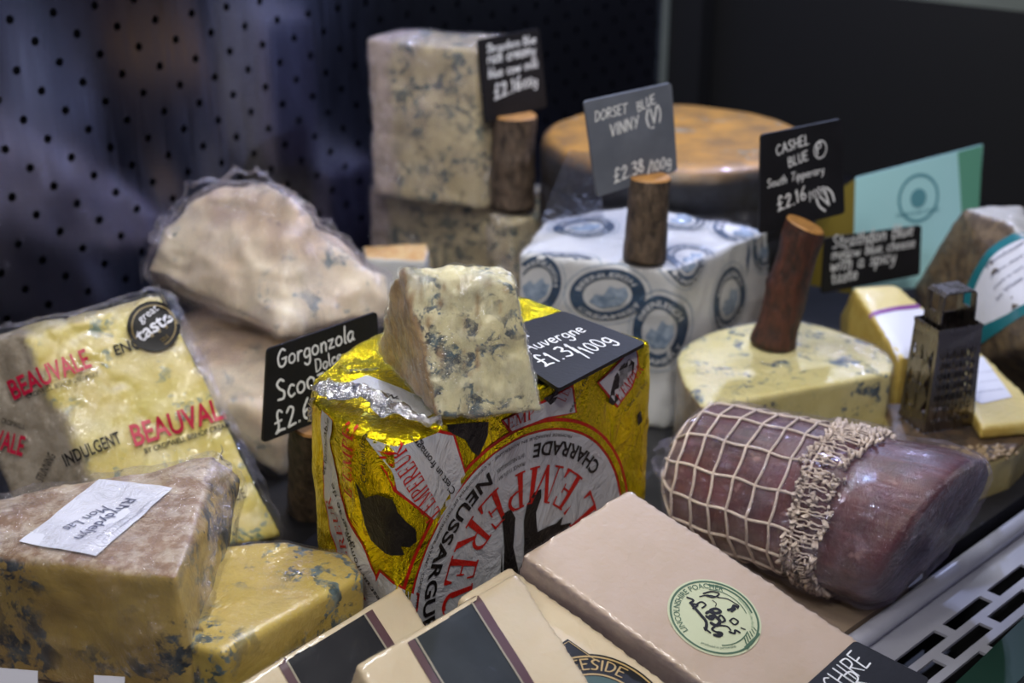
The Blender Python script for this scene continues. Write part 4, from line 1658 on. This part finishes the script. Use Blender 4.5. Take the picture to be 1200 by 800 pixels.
# clear plastic stand leaning at the left of the wheel
M['acetate'] = film_mat('clear_plastic', .22, .5, 4, (.62, .68, .85, 1), (1, 1, 1), 9)
ap = Plane((.045, 1.13, .15), (.9, .43, 0), (.0, .12, 1))
P = rounded([ap.px(*c) for c in ((634, 262), (668, 176), (700, 180), (708, 262))], .004)
bm = bmesh.new()
top = [bm.verts.new(ap.p3(p)) for p in P]
bot = [bm.verts.new(ap.p3(p, -.002)) for p in P]
bm.faces.new(top); bm.faces.new(bot[::-1])
for i in range(len(P)):
    j = (i + 1) % len(P)
    bm.faces.new((top[i], bot[i], bot[j], top[j]))
bmesh.ops.recalc_face_normals(bm, faces=bm.faces)
tag(from_bm('plastic_holder', bm, None, M['acetate']), 'clear grey plastic holder standing behind the grey Dorset sign', 'holder')

# ------------------------------------------------------------------ teal card, black card and things at the right
M['teal_card'] = plain('teal_card', '#a6dae2', .5, 0, '#addde6', 8)
M['teal_edge'] = plain('green_card_edge', '#5f9c86', .5)
M['teal_print'] = plain('teal_print', '#5c96a4', .5)
M['olive'] = plain('olive_card', '#6a5c1e', .5)
tp = Plane(at(1000, 275, .10), (.83, -.20, 0) if False else (.80, .32, 0), (0, .18, 1))
tc_ = thing('folded_card', 'pale turquoise folded card standing at the right behind the black sign', 'card')


def panel(name, pl, corners, th, parent, mat, r=.0015):
    P = rounded([pl.px(*c) for c in corners], r)
    bm = bmesh.new()
    top = [bm.verts.new(pl.p3(p)) for p in P]
    bot = [bm.verts.new(pl.p3(p, -th)) for p in P]
    bm.faces.new(top); bm.faces.new(bot[::-1])
    for i in range(len(P)):
        j = (i + 1) % len(P)
        bm.faces.new((top[i], bot[i], bot[j], top[j]))
    bmesh.ops.recalc_face_normals(bm, faces=bm.faces)
    return from_bm(name, bm, parent, mat)


panel('front_panel', tp, [(1003, 208), (1152, 169), (1140, 330), (1000, 345)], .001, tc_, M['teal_card'])
decal('green_band', Shape().poly(px_poly(tp, '1122,178 1151,170 1146,262 1128,272')), tp, tc_, M['teal_edge'], .0004)
c_ = tp.px(1076, 232)
decal('round_print', Shape().ring(c_, .020, .023), tp, tc_, M['teal_print'], .0004)
decal('round_print', Shape().ring(c_, .0, .009, 0, 360, 20), tp, tc_, M['teal_print'], .0004)
line_sh = Shape()
line(line_sh, sans('FARMHOUSE CHEESE', .01), tp.px(1050, 255), tp.px(1100, 247))
decal('lettering', line_sh, tp, tc_, M['teal_print'], .0004)
p2 = Plane(tp.p3(tp.px(1003, 208)), (.35, -.9, 0), (0, 0, 1))
bm = bmesh.new()
e0, e1 = tp.p3(tp.px(1003, 210), -.001), tp.p3(tp.px(1000, 345), -.001)
vsx = [bm.verts.new(q) for q in (e0, e1, e1 + Vector((-.050, .035, 0)), e0 + Vector((-.018, .035, -.03)))]
bm.faces.new(vsx)
r = bmesh.ops.extrude_face_region(bm, geom=bm.faces[:])
bmesh.ops.translate(bm, vec=(.0004, .001, 0), verts=[g for g in r['geom'] if isinstance(g, bmesh.types.BMVert)])
bmesh.ops.recalc_face_normals(bm, faces=bm.faces)
from_bm('back_panel', bm, tc_, M['olive'])

sp = Plane(at(968, 342, .072), (.93, .37, 0), (0, .1, 1))
sign('small black sign with four chalk lines, in front of the turquoise card', sp,
     [(967, 279), (1080, 264), (1078, 322), (963, 344)],
     [('Strathdon Blue', (975, 291), (1070, 275)), ('mellow blue cheese', (974, 304), (1072, 289)), ('with a spicy', (973, 318), (1050, 306)), ('taste', (974, 333), (1005, 326))], M['slate'], seed=51, w=.12)

# rinded wedge with teal label, far right
M['brown_rind'] = cheese_mat('brown_rind', '#c0bdb8', '#b2b0ae', '#6f5d45', '#4d3f31', None, film=.7, fs=40, seed=17.)
rw = thing('rinded_cheese_wedge', 'brown-rinded cheese wedge with a white and teal label, far right', 'cheese')
w0, w1, w2, w3 = at(1072, 335, .06), at(1128, 246, .150), at(1215, 300, .150), at(1110, 440, .0)
pts = [w0, w1, w3, at(1185, 262, .155), w1 + Vector((.05, .0, .004)), at(1215, 400, .09), at(1210, 470, .01), at(1180, 455, .0), at(1068, 360, .0), at(1230, 310, .14), at(1230, 400, .0) + Vector((.02, .03, 0)), w0 + Vector((.03, .05, 0))]
lf_n = None
ro = solid('cheese_body', pts, .003, 4, ((24, .0016), (80, .0007)), rind=lambda co, no: 1 - sstep(.35, .6, no @ np.array(Vector((.62, -.25, .74)).normalized())), parent=rw, mat=M['brown_rind'], seed=61)
TR = tree(ro)
rp = Plane(at(1178, 320, .12), (.65, -.62, -.40), (0, .75, .66))
if rp.n.y > 0:
    rp = Plane(at(1178, 320, .12), (-.65, .62, .40), (0, .75, .66))
M['teal_label'] = plain('teal_label', '#1d6f7c', .4, coat=.3)
c_ = rp.px(1190, 330)
RR = .037
decal('teal_ring', Shape().ring(c_, RR * .78, RR, 0, 360, 60), rp, rw, M['teal_label'], .0006, TR, .005, .06)
decal('white_label', Shape().ring(c_, 0, RR * .78, 0, 360, 40), rp, rw, M['label'], .0006, TR, .005, .06)
for k in range(4):
    sh = Shape()
    line(sh, sans(('Farmhouse', 'organic cheese', 'made by hand', 'in Wales')[k], .01), rp.px(1160 + 4 * k, 308 + 13 * k), rp.px(1196, 300 + 13 * k))
    decal('lettering', sh, rp, rw, M['label_text'], .0010, TR, .005, .06)

# pale yellow wedges with labels
M['yellow'] = cheese_mat('pale_yellow_cheese', '#d8c88c', '#cfbd7c', '#c9b05e', '#bda04e', None, film=.6, fs=20, seed=19.)
yw = thing('hard_cheese_wedge', 'pale yellow cheese wedge with a purple-striped label, behind the metal grater', 'cheese')
y0, y1, y2, y3 = at(1000, 336, .095), at(1052, 333, .095), at(1125, 395, .07), at(1055, 420, .07)
pts = prism([y0, y1, y2, y3], .0) + [at(984, 372, .045)]
yo = solid('cheese_body', pts, .0028, 3, ((24, .0007),), rind=lambda co, no: 1 - sstep(.4, .7, no[:, 2]), parent=yw, mat=M['yellow'], seed=63)
TY = tree(yo)
yp = Plane(y0, (y1 - y0), (y0 - y3))
M['purple'] = plain('purple_print', '#7c3f86', .5)
decal('paper_label', Shape().poly(px_poly(yp, '1020,366 1082,352 1125,398 1052,420')), yp, yw, M['label'], .0006, TY)
decal('label_stripe', Shape().poly(px_poly(yp, '1020,366 1082,352 1085,356 1023,371')), yp, yw, M['purple'], .0009, TY)
y2w = thing('hard_cheese_wedge', 'yellow cheese wedge with a white printed label, right of the metal grater', 'cheese')
z0, z1, z2, z3 = at(1128, 402, .062), at(1150, 412, .062), at(1235, 492, .055), at(1150, 500, .055)
pts = prism([z0, z1, z2, z3, at(1120, 440, .06)], .044)
yo = solid('cheese_body', [p for p in pts], .0024, 2, ((24, .0006),), rind=lambda co, no: 1 - sstep(.4, .7, no[:, 2]), parent=y2w, mat=M['yellow'], seed=64)
TY = tree(yo)
yp = Plane(z0, (z1 - z0), (z0 - z3))
yp = Plane(z0, (1, .1, 0), (0, 1, .05))
decal('paper_label', Shape().poly(px_poly(yp, '1142,420 1152,420 1186,466 1150,474 1142,470')), yp, y2w, M['label'], .0006, TY)
for k in range(3):
    sh = Shape()
    line(sh, sans('mature cheese 200g', 0), yp.px(1146, 440 + 11 * k), yp.px(1164 + 6 * k, 436 + 11 * k))
    decal('lettering', sh, yp, y2w, M['label_line'], .0010, TY)

# seed-crusted cheese under the grater
M['crust'] = cheese_mat('seeded_crust_cheese', '#b3a573', '#a39562', '#3a2f26', '#5a4734', None, film=.4, fs=40, seed=23.)
sc = thing('seeded_cheese', 'dark-topped cheese with a crust of seeds, under the metal grater', 'cheese')
pts = prism([at(1030, 470, .044), at(1215, 470, .044), at(1215, 505, .044), at(1190, 528, .044), at(1135, 548, .044), at(1060, 545, .044)], .0, -.04)
sco = solid('cheese_body', pts, .0026, 4, ((24, .0007), (120, .0004)), rind=lambda co, no: sstep(.2, .5, no[:, 2]), parent=sc, mat=M['crust'], seed=66)
TS = tree(sco)
M['seed'] = plain('seed', '#a08a6a', .5, 0, '#7b654a', 200)
rnd = random.Random(5)
sm = bpy.data.meshes.new('seed')
bm = bmesh.new()
bmesh.ops.create_icosphere(bm, subdivisions=1, radius=1)
for v in bm.verts:
    v.co.x *= 1.7
    v.co.z *= .5
    v.co.x += .25 * v.co.y ** 2
bm.to_mesh(sm)
bm.free()
sm.materials.append(M['seed'])
cnt = 0
ctr = at(1130, 505, .044)
while cnt < 280:
    p = at(rnd.uniform(1060, 1215), rnd.uniform(500, 552), .06)
    hit, nn, _, _ = TS.ray_cast(p, Vector((0, 0, -1)), .05)
    if hit is None or nn.z < .1:
        continue
    o = bpy.data.objects.new('seed', sm)
    COL.objects.link(o)
    o.parent = sc
    o.location = hit + nn * .0004
    o.scale = [rnd.uniform(.0012, .002)] * 3
    o.rotation_euler = (rnd.uniform(-.5, .5), rnd.uniform(-.5, .5), rnd.uniform(0, 6.28))
    cnt += 1

# ------------------------------------------------------------------ little box grater
gz = .046
gr = thing('box_grater', 'small metal box grater standing on the seeded cheese, right of the cut wheel', 'grater')
G0, G1, G2 = at(1042, 489, gz), at(1084, 507, gz), at(1140, 497, gz)
hx = (G2 - G1).length / 2
hy = (G0 - G1).length / 2
gu = (G2 - G1).normalized()
gv = Vector((-gu.y, gu.x, 0))
gcen = G1 + gu * hx + gv * hy
GH = .079


def gpt(a, b, z, k=None):
    k = 1 - .12 * z / GH if k is None else k
    return gcen + gu * (a * hx * k) + gv * (b * hy * k) + Vector((0, 0, z))


def grater_face(name, fa, fb, holes, hr):
    """one flat side from corner fa to fb with pierced holes and raised lips"""
    bm = bmesh.new()
    nx, nz = holes
    cells_z = np.linspace(.006, GH - .014, nz + 1)
    seg = 10
    def P(s, z, h=0):
        a = fa[0] + (fb[0] - fa[0]) * s
        b = fa[1] + (fb[1] - fa[1]) * s
        q = gpt(a, b, z)
        if h:
            nrm = (gu * ((fa[0] + fb[0]) / 2) + gv * ((fa[1] + fb[1]) / 2)).normalized()
            q = q + nrm * h
        return q
    def quad(s0, z0, s1, z1):
        bm.faces.new([bm.verts.new(P(*q)) for q in ((s0, z0), (s1, z0), (s1, z1), (s0, z1))])
    quad(0, 0, 1, cells_z[0])
    quad(0, cells_z[-1], 1, GH)
    m = .09
    quad(0, cells_z[0], m, cells_z[-1])
    quad(1 - m, cells_z[0], 1, cells_z[-1])
    ls = 2 * hx * (1 - 2 * m) / nx
    for i in range(nx):
        for j in range(nz):
            s0, s1 = m + (1 - 2 * m) * i / nx, m + (1 - 2 * m) * (i + 1) / nx
            z0, z1 = cells_z[j], cells_z[j + 1]
            cs, cz = (s0 + s1) / 2, (z0 + z1) / 2
            ri, ro_, rl = [], [], []
            for k in range(seg):
                a = (k + .5) * 2 * math.pi / seg
                c, s = math.cos(a), math.sin(a)
                q = 1 / max(abs(c) / ((s1 - s0) / 2), abs(s) / ((z1 - z0) / 2))
                ro_.append(bm.verts.new(P(cs + c * q, cz + s * q)))
                hxs = hr[0] * (s1 - s0)
                hzs = hr[1] * (z1 - z0)
                lip = .0012 if s < 0 else -.0006
                ri.append(bm.verts.new(P(cs + c * hxs, cz + s * hzs, lip * abs(s))))
            co4 = [bm.verts.new(P(x, z)) for x, z in ((s1, z1), (s0, z1), (s0, z0), (s1, z0))]
            for k in range(seg):
                bm.faces.new((ri[k], ro_[k], ro_[(k + 1) % seg], ri[(k + 1) % seg]))
            for ci, (a, b) in enumerate(((1, 1), (-1, 1), (-1, -1), (1, -1))):
                ang = math.atan2(b * (z1 - z0) , a * (s1 - s0)) % (2 * math.pi)
                k = int(math.floor(ang / (2 * math.pi / seg) - .5)) % seg
                bm.faces.new((ro_[k], co4[ci], ro_[(k + 1) % seg]))
    bmesh.ops.remove_doubles(bm, verts=bm.verts, dist=1e-6)
    bmesh.ops.recalc_face_normals(bm, faces=bm.faces)
    o = from_bm(name, bm, gr, M['grater_steel'])
    s = o.modifiers.new('t', 'SOLIDIFY')
    s.thickness = .0006
    return o


grater_face('grating_side', (-1, -1), (1, -1), (5, 7), (.30, .26))
grater_face('slicing_side', (-1, 1), (-1, -1), (1, 3), (.30, .12))
grater_face('grating_side', (1, -1), (1, 1), (5, 7), (.30, .26))
grater_face('grating_side', (1, 1), (-1, 1), (5, 7), (.30, .26))
for z, k, h in ((GH - .001, .885, .003), (.0, 1.005, .004)):
    bm = bmesh.new()
    c = [gpt(a, b, z, k) for a, b in ((-1, -1), (1, -1), (1, 1), (-1, 1))]
    c2 = [gpt(a, b, z + h, k) for a, b in ((-1, -1), (1, -1), (1, 1), (-1, 1))]
    c3 = [gpt(a, b, z, k + .035) for a, b in ((-1, -1), (1, -1), (1, 1), (-1, 1))]
    c4 = [gpt(a, b, z + h, k + .035) for a, b in ((-1, -1), (1, -1), (1, 1), (-1, 1))]
    V = [[bm.verts.new(p) for p in q] for q in (c, c2, c4, c3)]
    for i in range(4):
        for a in range(4):
            A, B = V[a], V[(a + 1) % 4]
            bm.faces.new((A[i], A[(i + 1) % 4], B[(i + 1) % 4], B[i]))
    bmesh.ops.recalc_face_normals(bm, faces=bm.faces)
    from_bm('rim', bm, gr, M['grater_steel'])
# handle: a flat strap bridge with a hole in each foot
bm = bmesh.new()
W_ = .72
path = [(-.82, GH - .001), (-.80, GH + .012), (-.76, GH + .025), (-.62, GH + .0275), (.62, GH + .0275), (.76, GH + .025), (.80, GH + .012), (.82, GH - .001)]
L0 = [(gpt(a, -W_, z, .88), gpt(a, W_, z, .88)) for a, z in path]
vv = [(bm.verts.new(a), bm.verts.new(a.lerp(b, .28)), bm.verts.new(a.lerp(b, .72)), bm.verts.new(b)) for a, b in L0]
for i in range(len(vv) - 1):
    for j in range(3):
        if j == 1 and i in (1, 5):
            continue
        bm.faces.new((vv[i][j], vv[i + 1][j], vv[i + 1][j + 1], vv[i][j + 1]))
o = from_bm('handle', bm, gr, M['grater_steel'])
s = o.modifiers.new('t', 'SOLIDIFY')
s.thickness = .0012

# ------------------------------------------------------------------ netted ham
hA, hB = at(792, 540, .058), at(1088, 624, .062)
hax = (hB - hA)
HL = hax.length
hax.normalize()
hs = Vector((hax.y, -hax.x, 0)).normalized()     # towards the customer
hu = hs.cross(hax).normalized()
if hu.z < 0:
    hu = -hu
ham = thing('netted_ham', 'dark red cured ham in white elastic netting and cling film, right foreground', 'ham')


def ham_r(t):
    return .052 * min(1, (max(t + .02, 0) / .16) ** .5) * (.93 + .15 * t) if t < .9 else .052 * 1.075 * (1 - .03 * ((t - .9) / .1) ** 2)


def ham_p(t, a, h=0.0):
    r = ham_r(t)
    sq = 1 + .05 * math.cos(2 * a)
    p = hA + hax * (HL * (t - 0)) + hs * (math.cos(a) * (r * 1.02 + h) * sq) + hu * (math.sin(a) * (r * .97 + h))
    w = float(vnoise(np.array([[p.x * 28, p.y * 28, p.z * 28]]))[0])
    n = (hs * math.cos(a) + hu * math.sin(a))
    k_ = max(0.0, (t - .55) / .45) ** 2
    q = p + n * w * .0022 + hax * (.020 * (.9 * math.sin(a) - .5 * math.cos(a)) * k_)
    q.z = max(q.z, .0095 + h * .3)
    return q


bm = bmesh.new()
seg, nr = 72, 64
rings = []
for i in range(nr + 1):
    t = i / nr
    rings.append([bm.verts.new(ham_p(t, 2 * math.pi * k / seg)) for k in range(seg)])
for i in range(nr):
    for k in range(seg):
        bm.faces.new((rings[i][k], rings[i][(k + 1) % seg], rings[i + 1][(k + 1) % seg], rings[i + 1][k]))
c0 = bm.verts.new(sum((v.co for v in rings[0]), Vector()) / seg - hax * .003)
for k in range(seg):
    bm.faces.new((c0, rings[0][(k + 1) % seg], rings[0][k]))
prev = rings[-1]
cc = sum((v.co for v in prev), Vector()) / seg
for f_, o_ in ((.94, .003), (.7, .005), (.35, .0055)):
    cur = [bm.verts.new(cc + (v.co - cc) * f_ + hax * o_) for v in rings[-1]]
    for k in range(seg):
        bm.faces.new((prev[k], prev[(k + 1) % seg], cur[(k + 1) % seg], cur[k]))
    prev = cur
bm.faces.new(prev)
bmesh.ops.recalc_face_normals(bm, faces=bm.faces)
m, nt, b = newmat('cured_meat')
tc = N(nt, 'ShaderNodeTexCoord').outputs['Object']
mpv = N(nt, 'ShaderNodeMapping', i_Rotation=(0, 0, -math.atan2(hax.y, hax.x)), i_Scale=(1, 1, 1))
nt.links.new(tc, mpv.inputs['Vector'])
n1 = noise(nt, mpv.outputs[0], 34, 5, .6)
n2 = noise(nt, stretch(nt, mpv.outputs[0], (1, 6, 6)), 26, 5, .6)
n3 = noise(nt, mpv.outputs[0], 70, 4, .6)
c = mixc(nt, ramp(nt, n1, [(.35, 0.), (.65, 1.)]), lin('#3d1619'), lin('#5c2628'))
c = mixc(nt, ramp(nt, n2, [(.50, 0.), (.72, .6)]), c, lin('#7d4a48'))
c = mixc(nt, ramp(nt, n3, [(.64, 0.), (.74, .8)]), c, lin('#a5807a'))
nt.links.new(c, b.inputs['Base Color'])
b.inputs['Roughness'].default_value = .42
b.inputs['Subsurface Weight'].default_value = .1
b.inputs['Subsurface Radius'].default_value = (.01, .003, .002)
nt.links.new(bump(nt, n2, .5, .002), b.inputs['Normal'])
b.inputs['Coat Weight'].default_value = .9
b.inputs['Coat Roughness'].default_value = .1
nt.links.new(bump(nt, wrinkles(nt, stretch(nt, mpv.outputs[0], (1.6, .6, .6)), 80, .3), 1.0, .006), b.inputs['Coat Normal'])
M['meat'] = m
from_bm('meat', bm, ham, M['meat'], True)

M['net'] = plain('elastic_net', '#ddccbe', .75, 0, '#c9b8ab', 300, .6, 900)
CUFF = .62
rnd = random.Random(9)
nlong = 15
for k in range(nlong):
    a = 2 * math.pi * (k + .3) / nlong
    if math.sin(a) < -.75:
        continue
    bm = bmesh.new()
    ph = rnd.uniform(0, 6)
    tube_bm(bm, [ham_p(.01 + CUFF * i / 40, a + .015 * math.sin(i * .5 + ph), .0008) for i in range(41)], lambda s: .0010, 6)
    from_bm('net_cord', bm, ham, M['net'], True)
for j in range(8):
    t = .05 + j * CUFF / 7.6
    bm = bmesh.new()
    pts = []
    for k in range(120):
        a = 2 * math.pi * k / 120
        sag = .007 * abs(math.sin(nlong * (a / 2) - .3 * math.pi))
        pts.append(ham_p(min(t + sag + .008 * math.sin(a * 2 + j), .7), a, .0012))
    tube_bm(bm, pts, .0010, 6, True)
    from_bm('net_hoop', bm, ham, M['net'], True)
# bunched-up cuff of the net: many thin elastic threads and knotted lumps
bm = bmesh.new()
for k in range(96):
    a = 2 * math.pi * k / 96 + rnd.uniform(-.02, .02)
    t0 = CUFF + rnd.uniform(-.02, .01)
    t1 = CUFF + .10 + .02 * math.sin(a * 5)
    tube_bm(bm, [ham_p(t0 + (t1 - t0) * i / 8, a + rnd.uniform(-.012, .012), .0014 + .0016 * math.sin(i * .39)) for i in range(9)], .0006, 5)
o = from_bm('cuff_threads', bm, ham, M['net'], True)
o['kind'] = 'stuff'
bm = bmesh.new()
for k in range(620):
    a = rnd.uniform(0, 2 * math.pi)
    t = CUFF + rnd.choice((-.005, .05, .115)) + rnd.gauss(0, .010) + .012 * math.sin(a * 5)
    a2 = a + rnd.uniform(.04, .09)
    P = [ham_p(t, a, .001), ham_p(t + rnd.uniform(-.012, .012), (a + a2) / 2, rnd.uniform(.003, .0055)), ham_p(t + rnd.uniform(-.01, .01), a2, .001)]
    tube_bm(bm, P, rnd.uniform(.0009, .0016), 5)
o = from_bm('cuff_knots', bm, ham, M['net'], True)
o['kind'] = 'stuff'

# cling film round the ham, gathered at the left and pleated over the cut end
bm = bmesh.new()
seg, nr = 140, 70
rings = []
for i in range(nr + 1):
    t = -.075 + 1.115 * i / nr
    row = []
    for k in range(seg):
        a = 2 * math.pi * k / seg
        tt = min(max(t, .0), 1.0)
        p = ham_p(tt, a, .0028 + .0018 * math.sin(a * 17 + t * 9) * (.3 + (t < .15) + (t > .85)) * .5 + (.0035 if CUFF - .03 < t < CUFF + .15 else 0))
        if t < 0:
            q = hA + hax * (HL * t)
            p = Vector(q).lerp(p + hax * (HL * t), .95 + t * 6 + .1 * math.sin(a * 9))
            p.z = max(p.z, .010)
        elif t > 1:
            p = p + hax * (HL * (t - 1) * .9)
            cc = hB + hax * (HL * (t - 1))
            p = p.lerp(cc, (t - 1) * 3)
            p.z = max(p.z, .010)
        row.append(bm.verts.new(p))
    rings.append(row)
for i in range(nr):
    for k in range(seg):
        bm.faces.new((rings[i][k], rings[i][(k + 1) % seg], rings[i + 1][(k + 1) % seg], rings[i + 1][k]))
prev = rings[-1]
cc = sum((v.co for v in prev), Vector()) / seg
for f_, o_ in ((.8, -.001), (.5, -.0015), (.2, -.001)):
    cur = [bm.verts.new(cc + (v.co - cc) * f_ + hax * (o_ + .0015 * math.sin(k * 1.7))) for k, v in enumerate(rings[-1])]
    for k in range(seg):
        bm.faces.new((prev[k], prev[(k + 1) % seg], cur[(k + 1) % seg], cur[k]))
    prev = cur
bm.faces.new(prev)
bmesh.ops.recalc_face_normals(bm, faces=bm.faces)
HM = np.array([list(hax), list(hs), list(hu)]).T
M['film_ham'] = film_mat('ham_film', .06, .45, 70, (.86, .80, .97, 1), (1, 1, 1), 10, 1.0, .010)
me_o = from_bm('cling_film', bm, ham, M['film_ham'], True)
displace(me_o.data, lambda co, no: .0010 * ridge(co, 50, 4) + .0006 * ridge((co @ HM) * np.array([.25, 1.4, 1.4]), 150, 3))

# black slate under the ham and the seeded cheese at the right edge
M['slate_floor'] = plain('slate_tray', '#1b1b22', .5, 0, '#26262e', 30, .3, 120)
tb = hull_bm([Vector((p.x, p.y, z)) for p in (FE0 + fdir * .085 - fn * .008, FE0 + fdir * .42 - fn * .008, FE0 + fdir * .42 - fn * .06, FE0 + fdir * .16 - fn * .06) for z in (.0005, .012)])
tag(from_bm('slate_tray', tb, None, M['slate_floor']), 'dark slate strip along the pale rail, right of the ham', 'tray')
